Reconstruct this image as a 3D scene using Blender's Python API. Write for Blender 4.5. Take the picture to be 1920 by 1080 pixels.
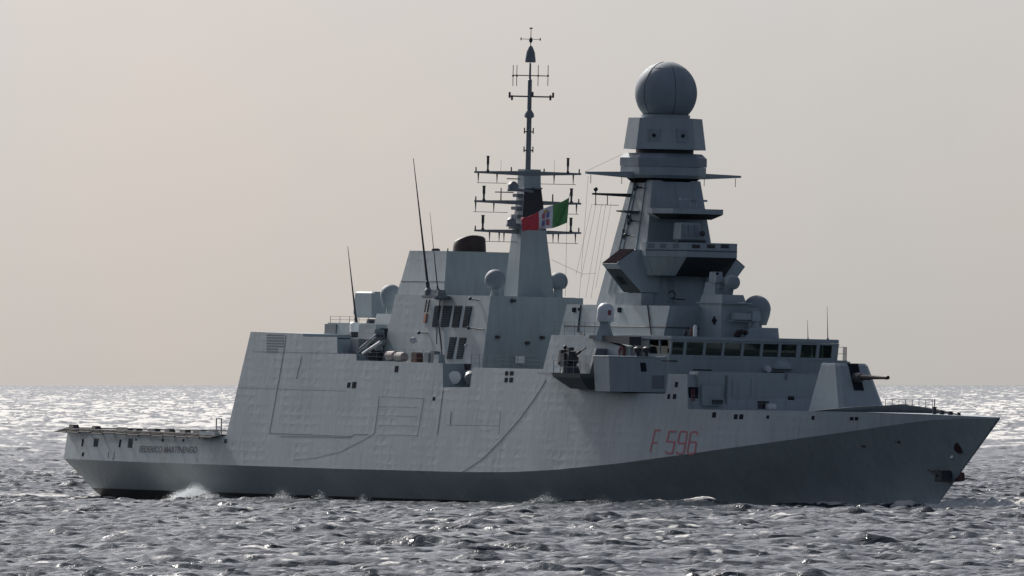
import bpy, bmesh, math, random
import numpy as np
from mathutils import Vector, Matrix, Quaternion

for o in list(bpy.data.objects):
    bpy.data.objects.remove(o)
SC = bpy.context.scene
COL = SC.collection
random.seed(7)
RNG = np.random.default_rng(11)
R = math.radians

# ---------------------------------------------------------------- camera
TH = R(63.0)
VD = Vector((-math.sin(TH), math.cos(TH), 0.0))      # viewing direction (level)
RT = Vector((math.cos(TH), math.sin(TH), 0.0))       # picture right
UP = Vector((0, 0, 1))
DIST = 1500.0
PPM = 24.5                                            # pixels per metre at the ship
FPX = PPM * DIST
HORIZ = 721.0
CAM_H = (940.0 - HORIZ) / PPM
CAM = -VD * DIST + RT * (-78.0 / PPM) + UP * CAM_H
cd = bpy.data.cameras.new('camera')
cam = bpy.data.objects.new('camera', cd)
COL.objects.link(cam)
cam.location = CAM
cam.rotation_euler = VD.to_track_quat('-Z', 'Y').to_euler()
cd.sensor_width = 36.0
cd.lens = FPX * 36.0 / 1920.0
cd.shift_y = (HORIZ - 540.0) / 1920.0
cd.clip_start = 10.0
cd.clip_end = 900000.0
SC.camera = cam

# ---------------------------------------------------------------- light
SUN_AZ = R(26.0)
SUN_EL = R(34.0)
VEIL = 0.06
sun_h = Quaternion(UP, SUN_AZ) @ VD
SUN_DIR = (sun_h * math.cos(SUN_EL) + UP * math.sin(SUN_EL)).normalized()
sl = bpy.data.lights.new('sun', 'SUN')
sun = bpy.data.objects.new('sun', sl)
COL.objects.link(sun)
sl.energy = 5.0
sl.angle = R(3.0)
sl.color = (1.0, 0.955, 0.89)
sun.rotation_euler = SUN_DIR.to_track_quat('Z', 'Y').to_euler()

W = bpy.data.worlds.new('World')
SC.world = W
W.use_nodes = True
nt = W.node_tree
nt.nodes.clear()
wo = nt.nodes.new('ShaderNodeOutputWorld')
bg = nt.nodes.new('ShaderNodeBackground')
sky = nt.nodes.new('ShaderNodeTexSky')
sky.sky_type = 'NISHITA'
sky.sun_disc = False
sky.sun_elevation = SUN_EL
# the sky texture's azimuth 0 is +Y, turning clockwise
sky.sun_rotation = math.atan2(SUN_DIR.x, SUN_DIR.y)
sky.air_density = 1.0
sky.dust_density = 7.0
sky.ozone_density = 1.0
hs = nt.nodes.new('ShaderNodeHueSaturation')
hs.inputs['Saturation'].default_value = 0.62
tc = nt.nodes.new('ShaderNodeTexCoord')
nz = nt.nodes.new('ShaderNodeTexNoise')
nz.inputs['Scale'].default_value = 42.0
nz.inputs['Detail'].default_value = 5.0
nz.inputs['Roughness'].default_value = 0.5
nt.links.new(tc.outputs['Generated'], nz.inputs['Vector'])
cr = nt.nodes.new('ShaderNodeValToRGB')
cr.color_ramp.elements[0].position = 0.3
cr.color_ramp.elements[0].color = (0.905, 1.005, 1.175, 1)
cr.color_ramp.elements[1].position = 0.7
cr.color_ramp.elements[1].color = (0.990, 1.022, 1.145, 1)
nt.links.new(nz.outputs['Fac'], cr.inputs['Fac'])
mx = nt.nodes.new('ShaderNodeMix')
mx.data_type = 'RGBA'
mx.blend_type = 'MULTIPLY'
mx.inputs['Factor'].default_value = 1.0
# look the sky up a little higher, so that the murk right at the horizon is thin
lift = nt.nodes.new('ShaderNodeVectorMath')
lift.operation = 'ADD'
lift.inputs[1].default_value = (0.0, 0.0, 0.07)
nt.links.new(tc.outputs['Generated'], lift.inputs[0])
nt.links.new(lift.outputs['Vector'], sky.inputs['Vector'])
nt.links.new(sky.outputs['Color'], hs.inputs['Color'])
# high thin overcast veils the clear sky evenly
veil = nt.nodes.new('ShaderNodeMix')
veil.data_type = 'RGBA'
veil.inputs['Factor'].default_value = VEIL
veil.inputs['B'].default_value = (7.2, 6.75, 6.45, 1)
nt.links.new(hs.outputs['Color'], veil.inputs['A'])
nt.links.new(veil.outputs['Result'], mx.inputs['A'])
nt.links.new(cr.outputs['Color'], mx.inputs['B'])
nt.links.new(mx.outputs['Result'], bg.inputs['Color'])
bg.inputs['Strength'].default_value = 0.081
nt.links.new(bg.outputs['Background'], wo.inputs['Surface'])

SC.view_settings.view_transform = 'Standard'
SC.view_settings.look = 'None'
SC.view_settings.gamma = 1.0
SC.view_settings.exposure = 0.0
SC.render.engine = 'CYCLES'
SC.cycles.max_bounces = 6
SC.cycles.sample_clamp_indirect = 4.0

# ---------------------------------------------------------------- ship frame
# u: metres forward of the stern, v: metres to starboard, z: metres above the waterline
ROLL = Quaternion(VD, R(1.25))
RINV = ROLL.inverted()
U0 = 65.0
_o = RINV @ CAM


def _dir(px, py):
    return RINV @ (VD * FPX + RT * (px - 960.0) + UP * (HORIZ - py))


def V(px, py, v):
    d = _dir(px, py)
    t = (-v - _o.y) / d.y
    p = _o + d * t
    return (p.x + U0, v, p.z)


def U(px, py, u):
    d = _dir(px, py)
    t = (u - U0 - _o.x) / d.x
    p = _o + d * t
    return (u, -p.y, p.z)


def ZV(px, py, v): return V(px, py, v)[2]
def ZU(px, py, u): return U(px, py, u)[2]
def UV(px, py, v): return V(px, py, v)[0]
def VU(px, py, u): return U(px, py, u)[1]


# ---------------------------------------------------------------- materials
def new_mat(name):
    m = bpy.data.materials.new(name)
    m.use_nodes = True
    n = m.node_tree
    return m, n, n.nodes['Principled BSDF']


def simple(name, col, rough=0.5, metal=0.0, var=0.12, scale=2.0):
    m, n, b = new_mat(name)
    t = n.nodes.new('ShaderNodeTexCoord')
    z = n.nodes.new('ShaderNodeTexNoise')
    z.inputs['Scale'].default_value = scale
    z.inputs['Detail'].default_value = 6
    n.links.new(t.outputs['Object'], z.inputs['Vector'])
    r = n.nodes.new('ShaderNodeValToRGB')
    r.color_ramp.elements[0].position = 0.3
    r.color_ramp.elements[1].position = 0.7
    r.color_ramp.elements[0].color = tuple(c * (1 - var) for c in col) + (1,)
    r.color_ramp.elements[1].color = tuple(c * (1 + var) for c in col) + (1,)
    n.links.new(z.outputs['Fac'], r.inputs['Fac'])
    n.links.new(r.outputs['Color'], b.inputs['Base Color'])
    b.inputs['Roughness'].default_value = rough
    b.inputs['Metallic'].default_value = metal
    return m


def paint(name, col, dent=0.05, rough=0.5, streak=0.16):
    """naval paint on thin plating: frames and stringers show as shallow dents, rain streaks run down"""
    m, n, b = new_mat(name)
    L = n.links.new
    t = n.nodes.new('ShaderNodeTexCoord')
    # vertical streaks
    mp = n.nodes.new('ShaderNodeMapping')
    mp.inputs['Scale'].default_value = (1.6, 1.6, 0.16)
    L(t.outputs['Object'], mp.inputs['Vector'])
    z1 = n.nodes.new('ShaderNodeTexNoise')
    z1.inputs['Scale'].default_value = 1.3
    z1.inputs['Detail'].default_value = 8
    z1.inputs['Roughness'].default_value = 0.62
    L(mp.outputs['Vector'], z1.inputs['Vector'])
    z2 = n.nodes.new('ShaderNodeTexNoise')
    z2.inputs['Scale'].default_value = 0.22
    z2.inputs['Detail'].default_value = 5
    L(t.outputs['Object'], z2.inputs['Vector'])
    ad = n.nodes.new('ShaderNodeMath')
    ad.operation = 'ADD'
    L(z1.outputs['Fac'], ad.inputs[0])
    L(z2.outputs['Fac'], ad.inputs[1])
    r = n.nodes.new('ShaderNodeValToRGB')
    r.color_ramp.elements[0].position = 0.36
    r.color_ramp.elements[1].position = 0.64
    h = n.nodes.new('ShaderNodeMath')
    h.operation = 'MULTIPLY'
    h.inputs[1].default_value = 0.5
    L(ad.outputs[0], h.inputs[0])
    c0 = (col[0] * (1 - streak) * 1.0, col[1] * (1 - streak) * 0.99, col[2] * (1 - streak) * 0.97)
    c1 = (col[0] * (1 + streak * .8), col[1] * (1 + streak * .8), col[2] * (1 + streak * .8))
    r.color_ramp.elements[0].color = c0 + (1,)
    r.color_ramp.elements[1].color = c1 + (1,)
    L(h.outputs[0], r.inputs['Fac'])
    L(r.outputs['Color'], b.inputs['Base Color'])
    b.inputs['Roughness'].default_value = rough
    b.inputs['Specular IOR Level'].default_value = 0.3
    # plating drawn in between frames and stringers: a shallow quilt, uneven from panel to panel
    sx = n.nodes.new('ShaderNodeSeparateXYZ')
    L(t.outputs['Object'], sx.inputs[0])

    def mth(op, a, b_=None, c=None):
        q = n.nodes.new('ShaderNodeMath')
        q.operation = op
        for i, x in enumerate((a, b_, c)):
            if x is None:
                continue
            if isinstance(x, (int, float)):
                q.inputs[i].default_value = x
            else:
                L(x, q.inputs[i])
        return q.outputs[0]
    z3 = n.nodes.new('ShaderNodeTexNoise')
    z3.inputs['Scale'].default_value = 0.45
    z3.inputs['Detail'].default_value = 3
    L(t.outputs['Object'], z3.inputs['Vector'])
    xy = mth('MULTIPLY_ADD', z3.outputs['Fac'], 2.2, mth('ADD', sx.outputs['X'], sx.outputs['Y']))
    fx = mth('ABSOLUTE', mth('SINE', mth('MULTIPLY', xy, math.pi / 1.25)))
    fz = mth('ABSOLUTE', mth('SINE', mth('MULTIPLY', mth('MULTIPLY_ADD', z3.outputs['Fac'], 0.5, sx.outputs['Z']), math.pi / 0.72)))
    quilt = mth('MULTIPLY', fx, fz)
    z4 = n.nodes.new('ShaderNodeTexNoise')
    z4.inputs['Scale'].default_value = 2.3
    z4.inputs['Detail'].default_value = 2
    L(t.outputs['Object'], z4.inputs['Vector'])
    hgt = mth('MULTIPLY_ADD', quilt, mth('MULTIPLY', mth('MAXIMUM', mth('SUBTRACT', z3.outputs['Fac'], 0.42), 0.0), -2.6), mth('MULTIPLY', z4.outputs['Fac'], 0.45))
    # rust and dirt runs
    mp3 = n.nodes.new('ShaderNodeMapping')
    mp3.inputs['Scale'].default_value = (2.6, 2.6, 0.10)
    L(t.outputs['Object'], mp3.inputs['Vector'])
    z5 = n.nodes.new('ShaderNodeTexNoise')
    z5.inputs['Scale'].default_value = 1.0
    z5.inputs['Detail'].default_value = 4
    L(mp3.outputs['Vector'], z5.inputs['Vector'])
    run = n.nodes.new('ShaderNodeMapRange')
    run.inputs['From Min'].default_value = 0.60
    run.inputs['From Max'].default_value = 0.82
    run.inputs['To Max'].default_value = 0.45
    L(z5.outputs['Fac'], run.inputs['Value'])
    rx = n.nodes.new('ShaderNodeMix')
    rx.data_type = 'RGBA'
    rx.inputs['B'].default_value = (0.17, 0.145, 0.135, 1)
    L(run.outputs['Result'], rx.inputs['Factor'])
    L(r.outputs['Color'], rx.inputs['A'])
    L(rx.outputs['Result'], b.inputs['Base Color'])
    bp = n.nodes.new('ShaderNodeBump')
    bp.inputs['Strength'].default_value = 1.0
    bp.inputs['Distance'].default_value = dent
    L(hgt, bp.inputs['Height'])
    L(bp.outputs['Normal'], b.inputs['Normal'])
    return m


GREY = (0.288, 0.338, 0.362)
M = {}
M['paint'] = paint('naval_grey_paint', GREY, 0.017, 0.5, 0.13)
M['paint_flat'] = paint('naval_grey_paint_smooth', GREY, 0.012, 0.5, 0.10)
M['black'] = simple('funnel_black_paint', (0.030, 0.030, 0.035), 0.7)
M['soot'] = simple('sooty_brown_metal', (0.030, 0.016, 0.016), 0.6, 0, 0.3, 3)
M['boot'] = simple('boot_topping_black', (0.010, 0.0125, 0.015), 0.6)
M['deck'] = simple('deck_grey_green', (0.06, 0.07, 0.072), 0.8)
M['dome'] = simple('radome_grey', (0.215, 0.25, 0.28), 0.7, 0, 0.08, 0.8)
M['white'] = simple('white_gloss', (0.55, 0.57, 0.60), 0.35, 0, 0.06, 1)
M['bright'] = simple('clean_white_paint', (0.80, 0.80, 0.78), 0.4, 0, 0.05, 1)
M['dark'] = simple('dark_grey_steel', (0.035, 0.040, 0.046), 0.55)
M['mid'] = simple('mid_grey_steel', (0.15, 0.17, 0.19), 0.55)
M['hole'] = simple('dark_opening', (0.022, 0.026, 0.032), 1.0)
M['hole'].node_tree.nodes['Principled BSDF'].inputs['Specular IOR Level'].default_value = 0.05
M['louvre'] = simple('louvre_and_shade_dark', (0.055, 0.068, 0.074), 0.9)
M['louvre'].node_tree.nodes['Principled BSDF'].inputs['Specular IOR Level'].default_value = 0.1
M['under'] = simple('painted_shade_dark', (0.035, 0.040, 0.046), 0.9)  # shade put into colour: platform undersides, magazine front, boat bay
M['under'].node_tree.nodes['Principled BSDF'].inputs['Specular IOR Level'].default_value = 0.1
M['rust'] = simple('rust_brown', (0.10, 0.045, 0.035), 0.8, 0, 0.4, 5)
M['rustdark'] = simple('dark_rust', (0.050, 0.026, 0.024), 0.9, 0, 0.3, 4)
M['red'] = simple('red_paint', (0.30, 0.035, 0.045), 0.5)
M['mutedred'] = simple('weathered_red', (0.17, 0.050, 0.060), 0.7)
M['letter'] = simple('dull_red_lettering', (0.34, 0.060, 0.085), 0.6)
M['name'] = simple('dark_lettering', (0.055, 0.060, 0.068), 0.6)
M['orange'] = simple('orange_paint', (0.34, 0.15, 0.09), 0.7)
M['canvas'] = simple('pale_canvas', (0.34, 0.30, 0.285), 0.8)
M['net'] = simple('net_dark', (0.05, 0.045, 0.045), 0.8)
M['seam'] = simple('seam_dark', (0.10, 0.115, 0.13), 0.8)
M['screen'] = simple('dark_mesh_and_shade', (0.022, 0.0175, 0.020), 1.0)
M['screen'].node_tree.nodes['Principled BSDF'].inputs['Specular IOR Level'].default_value = 0.0
M['panel'] = simple('grey_panel', tuple(c * .82 for c in GREY), 0.6)
M['gunmetal'] = simple('weathered_dark_grey', (0.085, 0.098, 0.100), 0.7)
M['wire'] = simple('wire_dark', (0.04, 0.042, 0.046), 0.6)


def glass_mat():
    m, n, b = new_mat('bridge_glass')
    n.nodes.remove(b)
    out = n.nodes['Material Output']
    g = n.nodes.new('ShaderNodeBsdfGlossy')
    g.inputs['Roughness'].default_value = 0.05
    g.inputs['Color'].default_value = (0.9, 0.95, 0.95, 1)
    t = n.nodes.new('ShaderNodeBsdfTransparent')
    t.inputs['Color'].default_value = (0.86, 0.92, 0.85, 1)
    f = n.nodes.new('ShaderNodeFresnel')
    f.inputs['IOR'].default_value = 1.45
    x = n.nodes.new('ShaderNodeMixShader')
    n.links.new(f.outputs[0], x.inputs[0])
    n.links.new(t.outputs[0], x.inputs[1])
    n.links.new(g.outputs[0], x.inputs[2])
    n.links.new(x.outputs[0], out.inputs['Surface'])
    return m


M['glass'] = glass_mat()


# ---------------------------------------------------------------- mesh building
class MB:
    def __init__(self):
        self.v = []
        self.f = []

    def add(self, verts, faces):
        o = len(self.v)
        self.v += [tuple(p) for p in verts]
        self.f += [tuple(i + o for i in f) for f in faces]
        return self

    def hexa(self, b, t):
        """b, t: rings of n points (bottom, top)"""
        n = len(b)
        self.add(list(b) + list(t), [tuple(range(n))[::-1], tuple(range(n, 2 * n))] +
                 [(i, (i + 1) % n, n + (i + 1) % n, n + i) for i in range(n)])
        return self

    def box(self, u0, u1, v0, v1, z0, z1, tu=0, tv=0):
        """tu, tv: how much each side of the top draws in"""
        b = [(u0, v0, z0), (u1, v0, z0), (u1, v1, z0), (u0, v1, z0)]
        t = [(u0 + tu, v0 + tv, z1), (u1 - tu, v0 + tv, z1), (u1 - tu, v1 - tv, z1), (u0 + tu, v1 - tv, z1)]
        return self.hexa(b, t)

    def loft(self, rings, cap=True):
        n = len(rings[0])
        vs = [p for r in rings for p in r]
        fs = []
        for k in range(len(rings) - 1):
            for i in range(n):
                a = k * n + i
                b = k * n + (i + 1) % n
                fs.append((a, b, b + n, a + n))
        if cap:
            fs.append(tuple(range(n))[::-1])
            fs.append(tuple(range((len(rings) - 1) * n, len(rings) * n)))
        return self.add(vs, fs)

    def tube(self, p, q, r0, r1=None, n=8):
        r1 = r0 if r1 is None else r1
        p = Vector(p)
        q = Vector(q)
        d = (q - p).normalized()
        a = d.orthogonal().normalized()
        b = d.cross(a)
        ring = lambda c, r: [tuple(c + (a * math.cos(2 * math.pi * i / n) + b * math.sin(2 * math.pi * i / n)) * r) for i in range(n)]
        return self.loft([ring(p, r0), ring(q, r1)])

    def path(self, pts, r, n=6):
        for a, b in zip(pts[:-1], pts[1:]):
            self.tube(a, b, r, r, n)
        return self

    def lathe(self, c, prof, n=28):
        """c centre (u,v), prof list of (radius, z)"""
        rings = [[(c[0] + r * math.cos(2 * math.pi * i / n), c[1] + r * math.sin(2 * math.pi * i / n), z) for i in range(n)] for r, z in prof]
        return self.loft(rings)

    def ball(self, c, r, zmin=-1.0, n=28, m=16, sq=1.0):
        """sphere cut at zmin (in radii)"""
        prof = []
        a0 = math.asin(zmin) if zmin > -1 else -math.pi / 2 + 0.02
        for k in range(m + 1):
            a = a0 + (math.pi / 2 - 0.02 - a0) * k / m
            prof.append((r * math.cos(a), c[2] + sq * r * math.sin(a)))
        return self.lathe(c, prof, n)

    def lathe_axis(self, p, q, prof, n=16):
        """profile (t, radius) along p->q"""
        p = Vector(p)
        q = Vector(q)
        d = (q - p).normalized()
        a = d.orthogonal().normalized()
        b = d.cross(a)
        rings = []
        for t, r in prof:
            c = p + (q - p) * t
            rings.append([tuple(c + (a * math.cos(2 * math.pi * i / n) + b * math.sin(2 * math.pi * i / n)) * r) for i in range(n)])
        return self.loft(rings)

    def build(self, name, mat, parent=None, smooth=True, angle=28, bevel=0.0):
        me = bpy.data.meshes.new(name)
        vs = [(p[0] - U0, -p[1], p[2]) for p in self.v]
        me.from_pydata(vs, [], self.f)
        me.update()
        bm = bmesh.new()
        bm.from_mesh(me)
        bmesh.ops.recalc_face_normals(bm, faces=bm.faces)
        if bevel > 0:
            es = [e for e in bm.edges if len(e.link_faces) == 2 and e.calc_face_angle(0) > R(25)]
            bmesh.ops.bevel(bm, geom=es, offset=bevel, segments=2, affect='EDGES', clamp_overlap=True)
        bm.to_mesh(me)
        bm.free()
        if smooth:
            me.shade_smooth()
            me.set_sharp_from_angle(angle=R(angle))
        me.materials.append(M[mat] if isinstance(mat, str) else mat)
        o = bpy.data.objects.new(name, me)
        COL.objects.link(o)
        if parent is not None:
            o.parent = parent
        return o


def part(name, mat, parent, fn, bevel=0.0, label=None, angle=28):
    b = MB()
    fn(b)
    o = b.build(name, mat, parent, True, angle, bevel)
    if label:
        o['label'] = label
    return o


ship = bpy.data.objects.new('frigate', None)
COL.objects.link(ship)
ship.rotation_mode = 'QUATERNION'
ship.rotation_quaternion = ROLL
ship.empty_display_size = 5
ship['label'] = 'grey naval frigate with large ball radome steaming across a choppy sea'
ship['category'] = 'warship'

# ---------------------------------------------------------------- hull
def ip(x, xs, ys):
    """smooth (monotone-ish) interpolation"""
    return float(np.interp(x, xs, ys))


_bu = [0, 6, 15, 30, 60, 85, 92, 98, 104, 110, 116, 122, 128, 133, 137, 140]
_bb = [9.0, 9.35, 9.65, 9.85, 9.9, 9.8, 9.6, 9.25, 8.7, 7.9, 6.8, 5.45, 3.85, 2.35, 1.05, 0.12]


US = UV(123, 845, 8.85)
UB = UV(1870, 786, 0.1)


def stn(u):
    """station number 0 (stern) .. 140 (stem)"""
    return (u - US) / (UB - US) * 140.0


def Bk(u): return ip(stn(u), _bu, _bb)


# knuckle height from the light/dark fold on the photograph
_kn = [(120, 860), (230, 865), (430, 872), (640, 879), (760, 882), (870, 885), (960, 885), (1040, 881), (1160, 869), (1300, 850),
       (1420, 833), (1500, 822), (1580, 811), (1660, 799), (1740, 788), (1800, 784.5), (1866, 786)]
_ku, _kz = [], []
for px, py in _kn:
    v = 9.5
    for _ in range(40):
        u, _v, z = V(px, py, v)
        v = 0.5 * v + 0.5 * Bk(u)
    _ku.append(u)
    _kz.append(z)


def zk(u): return ip(u, _ku, _kz)


TUM = math.tan(R(7.5))


def side(u, z):
    u = min(max(u, US), UB)
    t = TUM * min(1.0, max(0.0, (UB - 2 - u) / 25.0))
    return max(0.08, Bk(u) - (z - zk(u)) * t)


def H(px, py, off=0.0):
    """pixel -> point on the hull side above the knuckle"""
    v = 9.3
    for _ in range(60):
        u, _v, z = V(px, py, v)
        v = 0.5 * v + 0.5 * (side(u, z) + off)
    return (u, v, z)


def Bw(u):
    return ip(stn(u), [0, 10, 30, 60, 80, 92, 102, 110, 118, 126, 133, 138, 140], [7.5, 7.9, 8.2, 8.2, 7.8, 6.9, 5.6, 4.4, 3.0, 1.7, 0.75, 0.15, 0.04])


def HL(u, t):
    """lower hull: t 0 at the waterline, 1 at the knuckle; u is the station measured at the knuckle"""
    k = zk(u)
    tt = max(t, -1.2)
    q = stn(u)
    ux = u + (1 - t) * (2.0 * max(0, 1 - q / 12.0) - 10.2 * max(0, (q - 95) / 45.0) ** 1.6)
    if t >= 0:
        w = Bw(u) + (Bk(u) - Bw(u)) * t ** 1.15
    else:
        w = Bw(u) * (1 + 0.25 * t)
    return (ux, w, k * t)


profile_px = [(124, 806), (424, 818), (470, 622), (568, 625.5), (568.5, 631), (632, 632), (632.5, 663), (668, 664), (668.5, 676),
              (830, 681), (830.5, 726), (881, 726), (881.5, 689), (1018, 692), (1034, 628), (1112, 630), (1165, 650), (1165.5, 737),
              (1248, 738), (1248.5, 701), (1289, 702), (1289.5, 767), (1330, 768), (1500, 770.5), (1620, 772.5), (1745, 777), (1868, 782.5)]
prof = [H(*p) for p in profile_px]
cols = []
for a, b in zip(prof[:-1], prof[1:]):
    du = b[0] - a[0]
    n = max(1, int(abs(du) / 1.2))
    for k in range(n):
        f = k / n
        cols.append((a[0] + du * f, a[2] + (b[2] - a[2]) * f))
cols.append((prof[-1][0], prof[-1][2]))
cols = [(max(US, min(UB, u)), z) for u, z in cols]
cols[0] = (US, cols[0][1])
cols[-1] = (UB, cols[-1][1])
for i in range(1, len(cols)):
    if cols[i][0] <= cols[i - 1][0]:
        cols[i] = (cols[i - 1][0] + 0.012, cols[i][1])
TOP = cols


def ztop(u): return ip(u, [c[0] for c in TOP], [c[1] for c in TOP])


def hull_build():
    b = MB()
    ts = [-1.2, 0.0, 0.33, 0.66, 1.0]
    vs, idx = [], {}
    nr = len(ts) + 1
    for i, (u, z) in enumerate(TOP):
        for sgn in (1, -1):
            for j, t in enumerate(ts):
                p = HL(u, t)
                idx[(i, sgn, j)] = len(vs)
                vs.append((p[0], sgn * p[1], p[2]))
            idx[(i, sgn, len(ts))] = len(vs)
            zz = max(z, zk(u) + 0.06)
            vs.append((u, sgn * side(u, zz), zz))
    fs = []
    n = len(TOP)
    for i in range(n - 1):
        for sgn in (1, -1):
            for j in range(nr - 1):
                fs.append((idx[(i, sgn, j)], idx[(i + 1, sgn, j)], idx[(i + 1, sgn, j + 1)], idx[(i, sgn, j + 1)]))
        fs.append((idx[(i, 1, nr - 1)], idx[(i + 1, 1, nr - 1)], idx[(i + 1, -1, nr - 1)], idx[(i, -1, nr - 1)]))
        fs.append((idx[(i, 1, 0)], idx[(i + 1, 1, 0)], idx[(i + 1, -1, 0)], idx[(i, -1, 0)]))
    for i in (0, n - 1):
        for j in range(nr - 1):
            fs.append((idx[(i, 1, j)], idx[(i, -1, j)], idx[(i, -1, j + 1)], idx[(i, 1, j + 1)]))
    b.add(vs, fs)
    return b.build('hull', 'paint', ship, True, 12)


hull = hull_build()

# boot topping: a black strip just proud of the plating at the waterline
b = MB()
us = np.linspace(US + .1, UB - 1, 120)
rows_ = [[], [], []]
for u in us:
    top_t = -0.03
    for r_, t in zip(rows_, (-0.6, -0.3, top_t)):
        p = HL(u, t)
        r_.append((p[0], p[1] + 0.02, p[2]))
for s in (1, -1):
    o = [(p[0], s * p[1], p[2]) for r_ in rows_ for p in r_]
    n = len(us)
    b.add(o, [(k * n + i, k * n + i + 1, (k + 1) * n + i + 1, (k + 1) * n + i) for k in range(2) for i in range(n - 1)])
b.build('boot_topping', 'boot', hull)


def hull_quad(b, x0, y0, x1, y1, th=0.008, lean=True):
    """rectangular plate on the hull side, from a pixel box; sides follow the plating"""
    c = H((x0 + x1) / 2, (y0 + y1) / 2)
    du = (x1 - x0) / (PPM * math.cos(TH)) / 2
    if c[0] > 96:
        du *= .70      # the side has turned towards the bow here
    dz = (y1 - y0) / PPM / 2
    P = []
    for uu, zz in ((-du, -dz), (du, -dz), (du, dz), (-du, dz)):
        P.append((c[0] + uu, c[2] + zz))
    inn = [(u, side(u, z) - 0.05, z) for u, z in P]
    out = [(u, side(u, z) + th, z) for u, z in P]
    b.hexa(inn, out)


# scuttles and small openings along the side
for (x0, y0, x1, y1) in [(651, 717, 657, 727), (660, 716, 668, 728), (740, 686, 747, 698), (811, 744, 816, 751), (947, 696, 953, 704),
                         (956, 696, 963, 704), (946, 708, 952, 717), (955, 708, 962, 717), (1251, 739, 1257, 748), (1261, 739, 1268, 748),
                         (1265, 716, 1271, 726), (1335, 773, 1343, 783), (1376, 777, 1383, 786), (1386, 777, 1394, 786), (1437, 779, 1442, 785),
                         (1522, 780, 1527, 787), (1594, 782, 1600, 788), (1603, 782, 1609, 788), (1201, 680, 1201.5, 680.5)]:
    if x1 - x0 < 1:
        continue
    b = MB()
    hull_quad(b, x0, y0, x1, y1)
    sc_ = b.build('scuttle', 'hole', hull)
for (x0, y0, x1, y1) in [(152.5, 823, 157, 837), (175, 822, 185, 838), (223, 824, 227, 839), (239.5, 822, 249.5, 840), (153, 848, 158, 856),
                         (420, 823, 426, 831), (303, 823, 307, 828), (342, 823, 346, 828), (253, 823, 257, 826)]:
    b = MB()
    hull_quad(b, x0, y0, x1, y1)
    b.build('mooring_port', 'hole' if x1 - x0 < 6 else 'louvre', hull)

# louvre grille on the hangar side
b = MB()
for k in range(7):
    w = 533 if k < 5 else 522
    hull_quad(b, 499, 627.4 + k * 5.2, w, 629.6 + k * 5.2, 0.012)
b.build('louvre', 'seam', hull)


def hull_line(pts, w=0.035, mat='seam', name='plate_seam', th=0.0):
    w *= .62
    b = MB()
    P = []
    for (x0, y0), (x1, y1) in zip(pts[:-1], pts[1:]):
        n = max(2, int(math.hypot(x1 - x0, y1 - y0) / 14))
        for k in range(n):
            P.append(H(x0 + (x1 - x0) * k / n, y0 + (y1 - y0) * k / n, th))
    P.append(H(pts[-1][0], pts[-1][1], th))
    b.path(P, w, 5)
    return b.build(name, mat, hull)


hull_line([(536, 628), (533, 655), (505, 812), (660, 818), (664, 814), (690, 814)], 0.03)
hull_line([(525, 818), (658, 820)], 0.03)
hull_line([(475, 659), (632, 662)], 0.018)
hull_line([(566, 668), (558, 700), (556, 710)], 0.03)
hull_line([(448, 727), (650, 733)], 0.016)
hull_line([(711, 744), (702, 812), (690, 820), (640, 846), (590, 858), (550, 862)], 0.025)
for y in (762, 779, 797, 815):
    hull_line([(708, y), (782, y + 1.5)], 0.016)
hull_line([(711, 743), (795, 747), (782, 818)], 0.018)
hull_line([(831, 730), (820, 815)], 0.03)
hull_line([(846, 771), (844, 796)], 0.03)
hull_line([(836, 796.5), (935, 798)], 0.016)
hull_line([(938, 772), (935, 815)], 0.02)
hull_line([(1024, 712), (1004, 745), (975, 785), (940, 825), (905, 860), (868, 884)], 0.034, 'seam', 'hanging_line', 0.0)
hull_line([(203, 848), (203, 858)], 0.04)
hull_line([(214, 847), (214, 858), (210, 861)], 0.04)

# ---- lettering
def text_mesh(txt, size, spacing=1.0, offset=0.0):
    c = bpy.data.curves.new('txt', 'FONT')
    c.body = txt
    c.size = size
    c.space_character = spacing
    c.offset = offset
    c.resolution_u = 3
    o = bpy.data.objects.new('txt', c)
    COL.objects.link(o)
    dg = bpy.context.evaluated_depsgraph_get()
    me = bpy.data.meshes.new_from_object(o.evaluated_get(dg))
    bpy.data.objects.remove(o)
    vs = [tuple(v.co) for v in me.vertices]
    fs = [tuple(p.vertices) for p in me.polygons]
    bpy.data.meshes.remove(me)
    return vs, fs


def hull_text(txt, p0, p1, height_px, name, mat, shear=0.0, offset=0.0):
    """text whose baseline runs from pixel p0 to pixel p1 on the side"""
    vs, fs = text_mesh(txt, 1.0, 1.0, offset)
    xs = [v[0] for v in vs]
    ys = [v[1] for v in vs]
    x0, x1 = min(xs), max(xs)
    y0, y1 = 0.0, max(ys)
    a = H(*p0)
    c = H(*p1)
    hz = height_px / PPM
    b = MB()
    out = []
    for x, y, _ in vs:
        f = (x - x0) / (x1 - x0)
        g = y / y1
        u = a[0] + (c[0] - a[0]) * f + shear * g
        z = a[2] + (c[2] - a[2]) * f + hz * g
        out.append((u, side(u, z) + 0.02, z))
    b.add(out, fs)
    me_o = b.build(name, mat, hull)
    return me_o


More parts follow.
